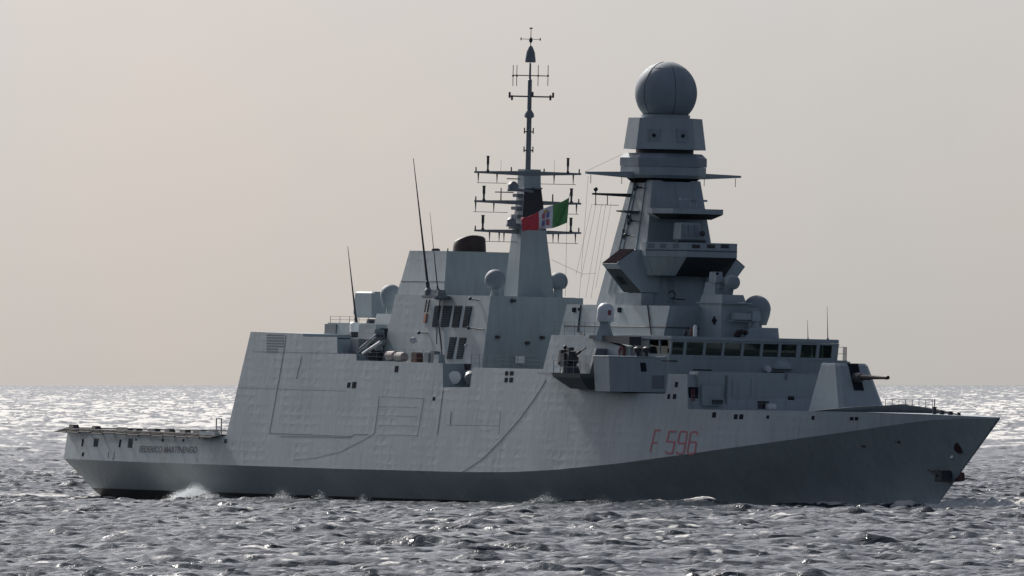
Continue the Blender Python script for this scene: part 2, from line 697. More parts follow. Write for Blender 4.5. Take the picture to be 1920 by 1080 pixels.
def stroke_text(strokes, name, mat, w=0.080):
    """sign-writer's block characters: each stroke a run of pixels on the side"""
    for pts in strokes:
        b = MB()
        P = []
        for (x0, y0), (x1, y1) in zip(pts[:-1], pts[1:]):
            n = max(1, int(math.hypot(x1 - x0, y1 - y0) / 8))
            for k in range(n):
                P.append(H(x0 + (x1 - x0) * k / n, y0 + (y1 - y0) * k / n))
        P.append(H(*pts[-1]))
        P = [Vector(p) for p in P]
        lo, hi = [], []
        for k, p in enumerate(P):
            d0 = (P[k] - P[k - 1]) if k else (P[1] - P[0])
            d1 = (P[k + 1] - P[k]) if k < len(P) - 1 else d0
            n0 = Vector((-d0.z, 0, d0.x)).normalized()
            n1 = Vector((-d1.z, 0, d1.x)).normalized()
            m = (n0 + n1)
            m = m.normalized() / max(.5, m.normalized().dot(n0))
            # strokes keep one width in the picture plane of the plate
            for lst, sg in ((lo, -1), (hi, 1)):
                u, z = p.x + sg * m.x * w * 1.25, p.z + sg * m.z * w * .8
                lst.append((u, side(u, z) + .015, z))
        n = len(P)
        b.add(lo + hi, [(k, k + 1, n + k + 1, n + k) for k in range(n - 1)])
        b.build(name, mat, hull)


stroke_text([[(1239, 807), (1228.5, 807), (1219, 848)], [(1224, 830), (1233, 830.5)]], 'pennant_number', 'letter')
stroke_text([[(1268, 809), (1255, 809), (1250.5, 828), (1265, 829), (1261.5, 848), (1259, 850.5), (1250, 850), (1247.5, 846)]], 'pennant_number', 'letter')
stroke_text([[(1283.5, 831.5), (1273, 831), (1271.5, 827), (1275, 812), (1277.5, 809), (1286.5, 809.5), (1288.5, 812.5), (1282.5, 847), (1280, 850.5), (1270, 850.5), (1268, 847)]], 'pennant_number', 'letter')
stroke_text([[(1308, 816), (1307.5, 812.5), (1305.5, 810), (1297.5, 810), (1295, 813), (1289, 847), (1291, 851), (1300.5, 851), (1303, 848), (1305.5, 832.5), (1304, 829), (1292.5, 829)]], 'pennant_number', 'letter')
hull_text('FEDERICO MARTINENGO', (261, 848), (369, 849.5), 12.5, 'ship_name', 'name', 0.0, 0.012)

# ---- anchors and bow fittings
def lower_pt(px, py, t0=0.5):
    """pixel -> point on the flared lower hull"""
    best = None
    for u in np.linspace(88, UB - .1, 500):
        for t in (0.1, 0.2, 0.3, 0.4, 0.5, 0.6, 0.7, 0.8, 0.9):
            p = HL(u, t)
            w = ROLL @ Vector((p[0] - U0, -p[1], p[2]))
            d = w - CAM
            k = FPX / d.dot(VD)
            x = 960 + d.dot(RT) * k
            y = HORIZ - d.dot(UP) * k
            e = (x - px) ** 2 + (y - py) ** 2
            if best is None or e < best[0]:
                best = (e, p)
    return Vector(best[1])


pc = lower_pt(1800, 838)
b = MB()
b.lathe_axis(pc + Vector((-0.25, -0.15, 0)), pc + Vector((0.04, 0.06, -0.02)), [(0, 0.42), (0.9, 0.42), (1, 0.36)], 18)
b.build('hawse_pipe', 'rustdark', hull)
pa_ = lower_pt(1770, 893)
b = MB()
b.tube(pa_ + Vector((-1.2, 0.2, 0.35)), pa_ + Vector((0.8, 0.55, -0.1)), 0.17, 0.2, 8)
b.hexa([(pa_.x + 0.2, pa_.y + 0.9, pa_.z - 0.45), (pa_.x + 1.0, pa_.y + 0.7, pa_.z - 0.4), (pa_.x + 1.0, pa_.y - 0.2, pa_.z - 0.4), (pa_.x + 0.2, pa_.y - 0.2, pa_.z - 0.45)],
       [(pa_.x + 0.3, pa_.y + 0.9, pa_.z + 0.35), (pa_.x + 1.0, pa_.y + 0.7, pa_.z + 0.4), (pa_.x + 1.0, pa_.y - 0.2, pa_.z + 0.4), (pa_.x + 0.3, pa_.y - 0.2, pa_.z + 0.35)])
b.tube(pa_ + Vector((0.5, 0.8, 0.0)), pa_ + Vector((-0.8, 0.95, 0.45)), 0.14, 0.06, 6)
b.tube(pa_ + Vector((0.5, -0.1, 0.0)), pa_ + Vector((-0.6, 0.3, 0.55)), 0.14, 0.06, 6)
b.build('anchor', 'dark', hull, bevel=0.03)
# centre-line anchor, standing out beyond the stem
q0 = Vector(V(1776, 896, -0.25))
q1 = Vector(V(1802, 894, -0.35))
b = MB()
b.hexa([q0 + Vector((0, .35, -.34)), q1 + Vector((0, .35, -.3)), q1 + Vector((0, -.35, -.3)), q0 + Vector((0, -.35, -.34))],
       [q0 + Vector((0, .35, .30)), q1 + Vector((-.1, .35, .32)), q1 + Vector((-.1, -.35, .32)), q0 + Vector((0, -.35, .30))])
b.tube(q0 + Vector((-1.6, 0, 0.05)), q0, 0.16, 0.2, 8)
b.tube(q1 + Vector((-.2, .3, .2)), q1 + Vector((-2.2, .5, .45)), 0.12, 0.05, 6)
b.tube(q1 + Vector((-.2, -.3, .2)), q1 + Vector((-2.2, -.5, .45)), 0.12, 0.05, 6)
b.build('anchor', 'rust', hull, bevel=0.04)
pm = lower_pt(1785, 860)
b = MB()
b.box(pm.x - 0.2, pm.x + 0.25, pm.y - 0.1, pm.y + 0.05, pm.z - 0.1, pm.z + 0.1)
b.build('draught_mark', 'white', hull)
for px, py in ((1615, 834), (1682, 836)):
    pm = lower_pt(px, py)
    b = MB()
    b.box(pm.x - 0.35, pm.x + 0.35, pm.y - 0.2, pm.y + 0.05, pm.z - 0.08, pm.z + 0.08)
    b.build('fairlead', 'dark', hull, bevel=0.03)

# ---------------------------------------------------------------- flight deck edge with folded nets
fd = MB()
zs = [(c[0], c[1]) for c in TOP if c[0] < 28]
za, zb = zs[0][1], zs[-1][1]
def zd(u): return za + (zb - za) * (u - US) / (28.0 - US)
fd.hexa([(US - .3, -8.9, zd(US) + .012), (27.4, -9.5, zd(27.4) + .012), (27.4, 9.5, zd(27.4) + .012), (US - .3, 8.9, zd(US) + .012)],
        [(US - .3, -8.9, zd(US) + .13), (27.4, -9.5, zd(27.4) + .13), (27.4, 9.5, zd(27.4) + .13), (US - .3, 8.9, zd(US) + .13)])
flight = fd.build('flight_deck', 'deck', ship)
for s in (1, -1):
    for k in range(13):
        ua = US + 0.1 + k * 2.28
        ub = ua + 2.1
        va, vb = s * (8.95 + 0.6 * ua / 28), s * (8.95 + 0.6 * ub / 28)
        n = MB()
        droop = random.uniform(-0.08, 0.10)
        o_ = s * 0.95
        A = (ua, va, zd(ua) + .10)
        B_ = (ub, vb, zd(ub) + .10)
        C_ = (ub, vb + o_, zd(ub) - .12 + droop)
        D_ = (ua, va + o_, zd(ua) - .12 + droop)
        n.path([A, B_, C_, D_, A], 0.055, 6)
        for q in range(1, 9):
            f = q / 9
            n.tube(tuple(np.array(A) * (1 - f) + np.array(B_) * f), tuple(np.array(D_) * (1 - f) + np.array(C_) * f), 0.022, None, 4)
        for q in range(1, 5):
            f = q / 5
            n.tube(tuple(np.array(A) * (1 - f) + np.array(D_) * f), tuple(np.array(B_) * (1 - f) + np.array(C_) * f), 0.022, None, 4)
        n.build('safety_net', 'net', flight)
# stern net
for k in range(7):
    n = MB()
    va = -8.4 + k * 2.4
    A = (US - .3, va, zd(US) + .1)
    B_ = (US - .3, va + 2.25, zd(US) + .1)
    C_ = (US - 1.2, va + 2.25, zd(US) + .18)
    D_ = (US - 1.2, va, zd(US) + .18)
    n.path([A, B_, C_, D_, A], 0.05, 6)
    for q in range(1, 6):
        f = q / 6
        n.tube(tuple(np.array(A) * (1 - f) + np.array(B_) * f), tuple(np.array(D_) * (1 - f) + np.array(C_) * f), 0.022, None, 4)
    n.build('safety_net', 'net', flight)
# deck edge fittings
for px in (136, 178, 226, 236, 256, 286, 316, 345, 372, 398):
    u, v, z = V(px, 800, 8.7)
    u = max(US + .3, min(26.5, u))
    n = MB()
    w = random.uniform(.3, .9)
    hh = random.uniform(.18, .34)
    n.box(u - w, u + w, 8.3, 8.85, zd(u) + .13, zd(u) + .13 + hh, .08, .05)
    n.build('deck_fitting', 'dark', flight, bevel=0.03)
n = MB()
c = V(411, 815, 9.2)
for du in (-0.55, 0.35):
    n.tube((c[0] + du, 9.2, zd(26)), (c[0] + du, 9.2, zd(26) + 1.35), 0.05, None, 6)
n.tube((c[0] - .55, 9.2, zd(26) + 1.35), (c[0] + .35, 9.2, zd(26) + 1.35), 0.05, None, 6)
n.tube((c[0] - .55, 9.2, zd(26) + .7), (c[0] + .35, 9.2, zd(26) + .7), 0.04, None, 6)
n.build('ladder_frame', 'mid', flight)
n = MB()
c = V(396, 816, 9.5)
n.box(c[0] - 1.6, c[0] + 1.4, 9.35, 9.85, zd(25) - .15, zd(25) + .32, .05, .05)
n.build('net_locker', 'paint_flat', flight, bevel=0.03)


# ---------------------------------------------------------------- rails
def rail(parent, pts, h=1.0, step=1.6, r=0.018, lines=3, name='guardrail', mat='mid'):
    n = MB()
    for a, c in zip(pts[:-1], pts[1:]):
        a = np.array(a, float)
        c = np.array(c, float)
        L = np.linalg.norm(c - a)
        k = max(1, int(round(L / step)))
        for i in range(k + 1):
            p = a + (c - a) * i / k
            n.tube(tuple(p), (p[0], p[1], p[2] + h), r * 1.3, None, 5)
        for j in range(lines):
            zz = h * (j + 1) / lines
            n.tube((a[0], a[1], a[2] + zz), (c[0], c[1], c[2] + zz), r, None, 4)
    return n.build(name, mat, parent)


# foc'sle breakwater: a low wall across the bow, highest amidships
bw = MB()
A = U(1502, 769, 117.0)
Bm = (121.5, 0.0, ZU(1650, 757, 121.5))
vs_ = side(117.0, A[2])
vC = side(118.5, A[2])
L_ = [(117.0, vs_ - .02, A[2] - .05), (119.5, 3.2, ZU(1600, 763, 119.5)), (121.5, 0, Bm[2]), (120.0, -3.0, ZU(1690, 764, 120.0)), (117.5, -6.2, ZU(1746, 774, 117.5))]
base = [(p[0] - .25, p[1], ztop(p[0]) - 0.05) for p in L_]
n = len(L_)
th = 0.14
vs4 = base + L_ + [(p[0] - th, p[1], p[2]) for p in base] + [(p[0] - th, p[1], p[2]) for p in L_]
fs = []
for i in range(n - 1):
    fs += [(i, i + 1, n + i + 1, n + i), (2 * n + i, 2 * n + i + 1, 3 * n + i + 1, 3 * n + i), (n + i, n + i + 1, 3 * n + i + 1, 3 * n + i)]
fs += [(0, n, 3 * n, 2 * n), (n - 1, 2 * n - 1, 4 * n - 1, 3 * n - 1)]
bw.add(vs4, fs)
breakwater = bw.build('breakwater', 'mid', ship)
# port rail showing beyond it
pr = []
for px in np.linspace(1660, 1748, 8):
    u, v, z = V(px, 770, -5.2)
    vv = -side(u, ztop(u)) + 0.15
    u, v, z = V(px, 770, vv)
    pr.append((u, vv, ztop(u)))
rail(ship, pr, 1.05, 1.2, 0.02, 3)
# windlass and bollards near the stem
for (px, h, r) in ((1752, .55, .16), (1766, .30, .2), (1782, .26, .22), (1798, .22, .15)):
    u = UV(px, 776, 0.6)
    n = MB()
    n.lathe((u, 0.6), [(r, ztop(u) - .05), (r * .8, ztop(u) + h * .7), (r * 1.15, ztop(u) + h)], 14)
    n.build('bollard', 'dark', ship)
n = MB()
p0 = V(1753, 767, 0.2)
p1 = V(1800, 778, 0.2)
n.tube(p0, p1, 0.08, 0.07, 8)
n.tube(p0, (p0[0], p0[1], ztop(p0[0])), 0.07, None, 8)
n.build('jackstaff', 'dark', ship)
n = MB()
u = UV(1752, 770, 0.0)
n.tube((u, 0, ztop(u)), (u, 0, ztop(u) + 1.1), 0.04, None, 6)
n.build('stanchion', 'mid', ship)

# ---------------------------------------------------------------- main gun
g0 = UV(1513, 762, 1.95)
zb_ = ZV(1513, 762, 1.95)
zt_ = ZU(1585, 681, 114.0)
gu0, gu1 = g0, g0 + 5.35
gm = MB()
zb_ = min(zb_, ztop(gu0) + 0.1)
r0 = [(gu0, -1.95, zb_), (gu1, -1.95, zb_), (gu1, 1.95, zb_), (gu0, 1.95, zb_)]
zm_ = zb_ + (zt_ - zb_) * 0.88
def gring(f, z):
    a0 = gu0 + f * .75
    a1 = gu1 - f * 1.95
    w = 1.95 - f * 0.62
    ch = 0.28
    return [(a0, -w + .25, z), (a0 + .3, -w, z), (a1 - ch, -w, z), (a1, -w + ch, z), (a1, w - ch, z), (a1 - ch, w, z), (a0 + .3, w, z), (a0, w - .25, z)]
zm_ = zb_ + (zt_ - zb_) * .95
gm.loft([gring(0, zb_), gring(0.93, zm_), gring(1.06, zt_)])
gun = gm.build('main_gun', 'paint_flat', ship, angle=10)
# mantlet slot and barrel
n = MB()
zc = ZV(1605, 708, 0)
gu = lambda z: gu1 - (z - zb_) / (zm_ - zb_) * 0.93 * 1.95
zlo, zhi = zc - 0.95, zc + 1.05
n.hexa([(gu(zlo) - .5, .42, zlo), (gu(zlo) + .035, .42, zlo), (gu(zlo) + .035, -.42, zlo), (gu(zlo) - .5, -.42, zlo)],
       [(gu(zhi) - .5, .42, zhi), (gu(zhi) + .035, .42, zhi), (gu(zhi) + .035, -.42, zhi), (gu(zhi) - .5, -.42, zhi)])
n.build('gun_slot', 'hole', gun)
n = MB()
n.lathe_axis((gu(zc) - .3, 0, zc - .05), (gu(zc) + .85, 0, zc), [(0, .40), (.6, .40), (.95, .3), (1, .2)], 18)
n.build('mantlet', 'dark', gun)
n = MB()
tip = V(1665, 708, 0)
b0 = (gu(zc) + .5, 0, zc + .02)
n.lathe_axis(b0, tip, [(0, .21), (.35, .20), (.4, .15), (.9, .125), (.905, .15), (1, .15)], 14)
n.build('gun_barrel', 'soot', gun)

# ---------------------------------------------------------------- bridge
zsill = ZU(1400, 671, 97.4)
zroofb = ZU(1400, 641, 97.4)
zroof = ZU(1400, 633, 97.4)
zband = ZU(1400, 700, 97.4)
UFB = 97.4
zwingb = V(1190, 735, 9.5)[2]
br = MB()
hw = 7.0
# band under the windows (front + wings)
WC = UV(1141, 700, 10.25)
WI = UV(1247, 700, 7.15)


def wing(b, s):
    P = [(WI, s * 7.15), (WC, s * 10.25), (WC - 2.6, s * 10.25), (WC - 5, s * 8.1), (WC - 5, s * 6.5), (WI, s * 6.5)]
    Q = [(WI + .1, s * 7.1), (WC, s * 10.1), (WC - 2.4, s * 10.1), (WC - 5, s * 7.7), (WC - 5, s * 6.5), (WI + .1, s * 6.5)]
    zt = ZV(1145, 668, 10.2)
    b.hexa([(p[0], p[1], zwingb) for p in Q], [(p[0], p[1], zt) for p in P])
    return zt
br.box(86.0, UFB, -7.12, 7.12, ZV(1200, 742, 8.0), zsill - .05)
bridge = br.build('bridge', 'paint_flat', ship)
for s in (1, -1):
    n = MB()
    zwt = wing(n, s)
    w_ = n.build('bridge_wing', 'paint_flat', bridge)
    if s == 1:
        m_ = MB()
        a = Vector((WI, 7.15, 0))
        c = Vector((WC, 10.25, 0))
        def wf(px, py):
            # point on the angled wing front
            best = None
            for k in range(201):
                p = a + (c - a) * k / 200
                q = U(px, py, p.x)
                if best is None or abs(q[1] - p.y) < best[0]:
                    best = (abs(q[1] - p.y), (p.x, p.y, q[2]))
            return Vector(best[1])
        nrm = Vector((c - a)).cross(UP).normalized()
        if nrm.x < 0:
            nrm = -nrm
        q = [wf(1202, 697), wf(1213, 697), wf(1211, 680), wf(1200, 680)]
        m_.hexa([p - nrm * .05 for p in q], [p + nrm * .02 for p in q])
        m_.build('wing_window', 'glass' if False else 'hole', w_)
        m_ = MB()
        q = [wf(1222, 729), wf(1246, 729), wf(1246, 704), wf(1222, 704)]
        m_.hexa([p - nrm * .05 for p in q], [p + nrm * .03 for p in q])
        m_.build('fender_panel', 'mid', w_)
        m_ = MB()
        m_.path([Vector((WC, 10.25, zwt)), Vector((WI, 7.15, zwt))], .05, 6)
        m_.path([Vector((WC, 10.25, zwt)), Vector((WC - 2.6, 10.25, zwt))], .05, 6)
        m_.build('coaming', 'paint_flat', w_)
# wheelhouse shell: back wall, roof, floor, posts, panes
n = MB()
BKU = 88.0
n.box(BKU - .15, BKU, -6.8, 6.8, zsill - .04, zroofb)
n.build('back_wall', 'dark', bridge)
n = MB()
n.box(BKU - .15, UFB + .30, -7.08, 7.12, zroofb + .02, zroof)
roof = n.build('bridge_roof', 'paint_flat', bridge, bevel=.04)
# front: windows
xs_front = [(1255, 1280), (1285.5, 1317), (1322, 1352), (1357, 1388), (1393, 1424), (1429, 1458), (1463, 1492), (1500, 1529), (1535, 1558)]
zw0, zw1 = zsill + .02, zroofb - .1
rake = 0.30     # windows lean outwards at the top
post = MB()
edges = [VU(1250, 656, UFB)]
gaps = []
for i, (x0, x1) in enumerate(xs_front):
    v0, v1 = VU(x0, 656, UFB), VU(x1, 656, UFB)
    v0 = min(v0, 7.0)
    v1 = max(v1, -7.0)
    pn = MB()
    pn.hexa([(UFB - .06, v0, zw0 + .1), (UFB - .04, v0, zw0 + .1), (UFB - .04, v1, zw0 + .1), (UFB - .06, v1, zw0 + .1)],
            [(UFB + rake - .18, v0, zw1), (UFB + rake - .16, v0, zw1), (UFB + rake - .16, v1, zw1), (UFB + rake - .18, v1, zw1)])
    pn.build('window', 'glass', bridge)
    gaps.append((v0, v1))
gl = [7.1] + [g for p in gaps for g in p] + [-7.1]
for k in range(0, len(gl), 2):
    a, c = gl[k], gl[k + 1]
    post = MB()
    post.hexa([(UFB - .14, a, zsill - .06), (UFB + .02, a, zsill - .06), (UFB + .02, c, zsill - .06), (UFB - .14, c, zsill - .06)],
              [(UFB + rake - .24, a, zroofb), (UFB + rake - .06, a, zroofb), (UFB + rake - .06, c, zroofb), (UFB + rake - .24, c, zroofb)])
    post.build('window_post', 'paint_flat', bridge)
n = MB()
n.box(UFB - .14, UFB + .03, -7.1, 7.1, zsill - .06, zsill + .12)
n.hexa([(UFB + .05, -7.1, zw1 - .02), (UFB + .26, -7.1, zw1 - .02), (UFB + .26, 7.1, zw1 - .02), (UFB + .05, 7.1, zw1 - .02)],
       [(UFB + .05, -7.1, zroofb + .01), (UFB + .30, -7.1, zroofb + .01), (UFB + .30, 7.1, zroofb + .01), (UFB + .05, 7.1, zroofb + .01)])
n.build('window_sill', 'paint_flat', bridge)
# side windows
for s in (1, -1):
    n = MB()
    n.box(BKU, 93.6, s * 6.95 - .06, s * 6.95 + .06, zsill - .05, zroofb + .01)
    n.box(93.6, UFB - .1, s * 6.95 - .06, s * 6.95 + .06, zsill - .05, zsill + .16)
    for uu in ((93.6, 95.4, UFB - .28) if s == 1 else (93.3, 95.2)):
        n.box(uu, uu + (.18 if s == 1 else .08), s * 6.95 - .062, s * 6.95 + .062, zsill - .05, zroofb + .01)
    n.build('side_wall', 'paint_flat', bridge)
    for (a, c) in (((93.78, 95.4), (95.58, UFB - .28)) if s == 1 else ((93.38, 95.2), (95.28, UFB - .14))):
        n = MB()
        n.box(a, c, s * 6.95 - .01, s * 6.95 + .01, zsill + .16, zroofb)
        n.build('window', 'glass', bridge)
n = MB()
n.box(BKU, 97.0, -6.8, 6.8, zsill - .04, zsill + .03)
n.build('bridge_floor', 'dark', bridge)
n = MB()
n.box(95.6, 96.5, -4.5, 4.5, zsill + .04, zsill + .42, .1, .1)
n.build('console', 'dark', bridge)
# platform forward of the bridge to port with rail
n = MB()
pz = ZU(1585, 676, 96.5)
n.hexa([(92, -7.13, pz - .25), (97.2, -7.13, pz - .25), (96.6, -8.4, pz - .25), (93.5, -9.9, pz - .25)],
       [(92, -7.13, pz), (97.2, -7.13, pz), (96.6, -8.4, pz), (93.5, -9.9, pz)])
n.build('wing_platform', 'paint_flat', bridge)
rail(bridge, [(97.1, -7.2, pz), (96.6, -8.3, pz), (94.4, -9.2, pz)], 1.0, .9, .025, 2, 'guardrail')
n = MB()
c = U(1437, 692, UFB + .05)
n.lathe_axis((UFB - .05, c[1], c[2]), (UFB + .45, c[1], c[2]), [(0, .22), (.5, .30), (1, .24)], 14)
n.build('floodlight', 'white', bridge)
n = MB()
c = U(1465, 679, UFB)
n.ball((UFB - .35, c[1], c[2] - .5), 1.05, 0.0, 24, 10, .8)
n.build('fairing', 'paint_flat', bridge)
for (xa, ya, xb, yb) in ((1300, 693, 1334, 694), (1240, 676, 1270, 677), (1440, 698, 1470, 699)):
    n = MB()
    p = U(xa, ya, UFB + .03)
    q = U(xb, yb, UFB + .03)
    n.tube(p, q, .05, None, 6)
    n.build('pipe_run', 'dark', bridge)
# pelorus on the starboard wing, lifebuoy, locker
for px, v in ((1195, 8.6), (1212, 8.0)):
    c = V(px, 668, v)
    n = MB()
    n.lathe((c[0], v), [(.18, c[2] - .3), (.12, c[2] + .25), (.28, c[2] + .3), (.30, c[2] + .62), (.12, c[2] + .72)], 14)
    n.build('bearing_compass', 'dark', bridge)
c = V(1166, 660, 8.3)
n = MB()
ring = []
for k in range(17):
    a = 2 * math.pi * k / 16
    ring.append((c[0] + .38 * math.cos(a), 8.3, c[2] + .38 * math.sin(a)))
n.path(ring, .11, 8)
n.build('lifebuoy', 'mutedred', bridge)
c = V(1180, 668, 7.9)
n = MB()
n.box(c[0] - .6, c[0] + .5, 7.6, 8.1, c[2] - .4, c[2] + .75, .03, .03)
n.build('locker', 'paint_flat', bridge, bevel=.03)

# front house face under the bridge: doors, slot, boxes
UFH = H(1289.5, 735)[0]
house = MB()
zh0, zh1 = ztop(UFH + .8), ZU(1450, 701, UFH)
house.box(UFH - 1.4, UFH + .06, -6.6, 7.05, zh0 - .1, zh1 + .07)
fh = house.build('forward_house', 'paint_flat', ship, bevel=.03)


def front_plate(parent, name, mat, u, x0, y0, x1, y1, th=.04, bevel=.0, dp=.1):
    n = MB()
    a = U(x0, y1, u)
    c = U(x1, y0, u)
    n.box(u - dp, u + th, min(a[1], c[1]), max(a[1], c[1]), min(a[2], c[2]), max(a[2], c[2]))
    return n.build(name, mat, parent, bevel=bevel)


front_plate(fh, 'doorway', 'hole', UFH + .07, 1291, 726, 1309, 764, .03)
n = MB()
for px in (1298, 1302):
    p = U(px, 763, UFH + .12)
    q = U(px - 1, 730, UFH + .12)
    n.tube(p, q, .06, None, 6)
n.build('fire_hose', 'mutedred', fh)
front_plate(fh, 'door', 'paint_flat', UFH + .06, 1372, 711, 1405, 762, .05, .02)
front_plate(fh, 'door', 'paint_flat', UFH + .06, 1407, 711, 1431, 762, .05, .02)
front_plate(fh, 'equipment_panel', 'paint_flat', UFH + .06, 1312, 722, 1348, 761, .35, .03)
front_plate(fh, 'grating', 'louvre', UFH + .06, 1331, 750, 1350, 757, .5, .0)
front_plate(fh, 'vent', 'hole', UFH + .06, 1477, 743, 1489, 750, .04)
n = MB()
p = U(1360, 764, UFH + .12)
q = U(1363, 704, UFH + .12)
n.tube(p, q, .1, None, 8)
n.build('vertical_pipe', 'mid', fh)
n = MB()
p = U(1474, 712, UFH + .12)
q = U(1475, 701, UFH + .12)
n.tube(p, q, .09, None, 8)
n.build('vertical_pipe', 'mid', fh)
# deck gear in front of it
n = MB()
c = U(1428, 767, UFH + 2.0)
for dx in (-.35, .1):
    n.lathe((UFH + 2.0, c[1] + dx), [(.2, c[2]), (.2, c[2] + .45), (.26, c[2] + .5), (.26, c[2] + .6)], 12)
n.build('bollard', 'dark', ship)
n = MB()
c = U(1443, 767, UFH + 2.2)
n.box(UFH + 2, UFH + 2.7, c[1] - .35, c[1] + .35, c[2], c[2] + .42, .05, .05)
n.build('deck_locker', 'white', ship, bevel=.03)
rail(ship, [(u, side(u, ztop(u)) - .1, ztop(u)) for u in np.linspace(UFH + .6, 116.5, 7)], 1.0, 2.2, .011, 2)

# ---------------------------------------------------------------- forward deckhouse (under the main mast)
VD1 = 3.8
t0 = V(1063, 571, VD1)
t1 = V(1256, 573, VD1)
zt1 = ZV(1160, 572, VD1)
zd1 = ZV(1160, 628, VD1 + .9)
dh = MB()
ua0, ua1 = t0[0], t1[0]
dz = zt1 - zd1
dh.hexa([(ua0 - .7, -VD1 - .3, zd1 - .3), (ua1 - .45, -VD1 - .3, zd1 - .3), (ua1 - .45, VD1 + .3, zd1 - .3), (ua0 - .7, VD1 + .3, zd1 - .3)],
        [(ua0, -VD1, zt1), (ua1, -VD1, zt1), (ua1, VD1, zt1), (ua0, VD1, zt1)])
fdh = dh.build('forward_deckhouse', 'paint', ship)
n = MB()
for y0 in (610.0,):
    p = V(1058, y0, VD1 + .22)
    q = V(1250, y0 + 4, VD1 + .22)
    n.tube(p, q, .045, None, 6)
    p2 = U(1251, y0 + 3, ua1 - .1)
    n.tube((ua1 - .15, VD1 + .1, q[2]), (ua1 - .15, -VD1, q[2]), .04, None, 6)
n.build('handrail', 'dark', fdh)
rail(ship, [(H(1036, 628)[0], H(1036, 628)[1] - .15, H(1036, 628)[2]), (H(1112, 630)[0], H(1112, 630)[1] - .15, H(1112, 630)[2])], 1.0, 1.5, .016, 3)
n = MB()
p = V(1089, 572, VD1 + .05)
q = V(1083, 622, VD1 + .3)
n.tube(p, q, .06, None, 6)
n.tube(q, V(1096, 628, VD1 + .3), .06, None, 6)
n.build('pipe_run', 'dark', fdh)
n = MB()
p = V(1214, 573, VD1 + .05)
q = V(1221, 628, VD1 + .35)
n.tube(p, q, .05, None, 6)
n.build('pipe_run', 'dark', fdh)
for px, py, r in ((1076, 581, .18), (1086, 580, .12), (1161, 581, .18)):
    c = V(px, py, VD1 + .1)
    n = MB()
    n.box(c[0] - r * 1.3, c[0] + r * 1.3, VD1 - .05, VD1 + .16, c[2] - r, c[2] + r)
    n.build('lamp_box', 'hole', fdh, bevel=.03)
n = MB()
n.tube(V(1058, 611, VD1 + .2), V(1080, 611.5, VD1 + .2), .05)
n.build('cable_tray', 'dark', fdh)
# people-high clutter on the roof of the bridge
for px, mt, h in ((1303, 'white', 1.0), (1297, 'rust', .8), (1285, 'dark', .6)):
    c = V(px, 634, 3.6)
    n = MB()
    n.lathe((c[0], 3.6), [(.16, c[2] - .05), (.16, c[2] + h * .8), (.08, c[2] + h)], 10)
    n.build('roof_fitting', mt, bridge)

# ---------------------------------------------------------------- main mast
def oct_ring(cu, hu, hv, ch, z, cv=0.0):
    return [(cu - hu, cv - hv + ch, z), (cu - hu + ch, cv - hv, z), (cu + hu - ch, cv - hv, z), (cu + hu, cv - hv + ch, z),
            (cu + hu, cv + hv - ch, z), (cu + hu - ch, cv + hv, z), (cu - hu + ch, cv + hv, z), (cu - hu, cv + hv - ch, z)]


zA = ZU(1260, 572, 86.0)
zB = ZU(1260, 338, 86.0)
# base and top rectangle from the corner pixels
fb = (U(1203, 572, 86.6), U(1222, 340, 85.2))
vb_, vt_ = 3.45, 2.05
ub1 = UV(1203, 572, vb_)
ut1 = UV(1223, 340, vt_)
ub0 = UV(1118, 572, vb_)
ut0 = UV(1182, 340, vt_)
mm = MB()
mm.hexa([(ub0 - .05, -vb_, zA - .2), (ub1, -vb_, zA - .2), (ub1, vb_, zA - .2), (ub0 - .05, vb_, zA - .2)],
        [(ut0, -vt_, zB), (ut1, -vt_, zB), (ut1, vt_, zB), (ut0, vt_, zB)])
mast = mm.build('main_mast', 'paint', ship)


def mw(z):
    f = (z - zA) / (zB - zA)
    return (ub0 + (ut0 - ub0) * f, ub1 + (ut1 - ub1) * f, vb_ + (vt_ - vb_) * f)


cu = (ut0 + ut1) / 2
# collar below the turning head
zC0, zC1 = ZU(1245, 336, cu), ZU(1245, 313, cu)
zC2, zC3 = ZU(1245, 311, cu), ZU(1245, 288, cu)
CX = U(1244, 300, cu)
cv = 0.0
cuh = UV(1244, 300, 0.0)
n = MB()
n.loft([oct_ring(cuh, 2.55, 2.55, 1.3, zC0 + .06), oct_ring(cuh, 2.85, 2.85, 1.3, zC0 + .3), oct_ring(cuh, 2.85, 2.85, 1.3, zC1)])
n.build('mast_collar', 'paint_flat', mast)
n = MB()
n.loft([oct_ring(cuh, 2.0, 2.0, 1.0, zC0 - .38), oct_ring(cuh, 2.5, 2.5, 1.28, zC0 + .055)])
n.build('collar_underside', 'screen', mast)  # soot stain and underside shade both put into this dark colour
n = MB()
n.loft([oct_ring(cuh, 2.92, 2.92, 1.4, zC2 - .06), oct_ring(cuh, 2.92, 2.92, 1.4, zC3 - .35), oct_ring(cuh, 2.6, 2.6, 1.3, zC3)])
n.build('antenna_band', 'dome', mast)
# yards at the collar
for s in (1, -1):
    tipz = zC0 + .34
    tv = VU(1099, 324, cuh) if s == 1 else VU(1388, 330, cuh)
    n = MB()
    v0 = s * 2.5
    n.hexa([(cuh - .55, v0, zC0 + .02), (cuh + .55, v0, zC0 + .02), (cuh + .22, tv, zC0 + .26), (cuh - .22, tv, zC0 + .26)],
           [(cuh - .55, v0, zC0 + .52), (cuh + .55, v0, zC0 + .52), (cuh + .18, tv, zC0 + .42), (cuh - .18, tv, zC0 + .42)])
    y_ = n.build('yard', 'paint_flat', mast, bevel=.03)
    for f in (.25, .9):
        vv = v0 + (tv - v0) * f
        m_ = MB()
        m_.tube((cuh, vv, zC0 + .2), (cuh, vv, zC0 - .45), .025, None, 6)
        m_.build('dropper', 'wire', y_)
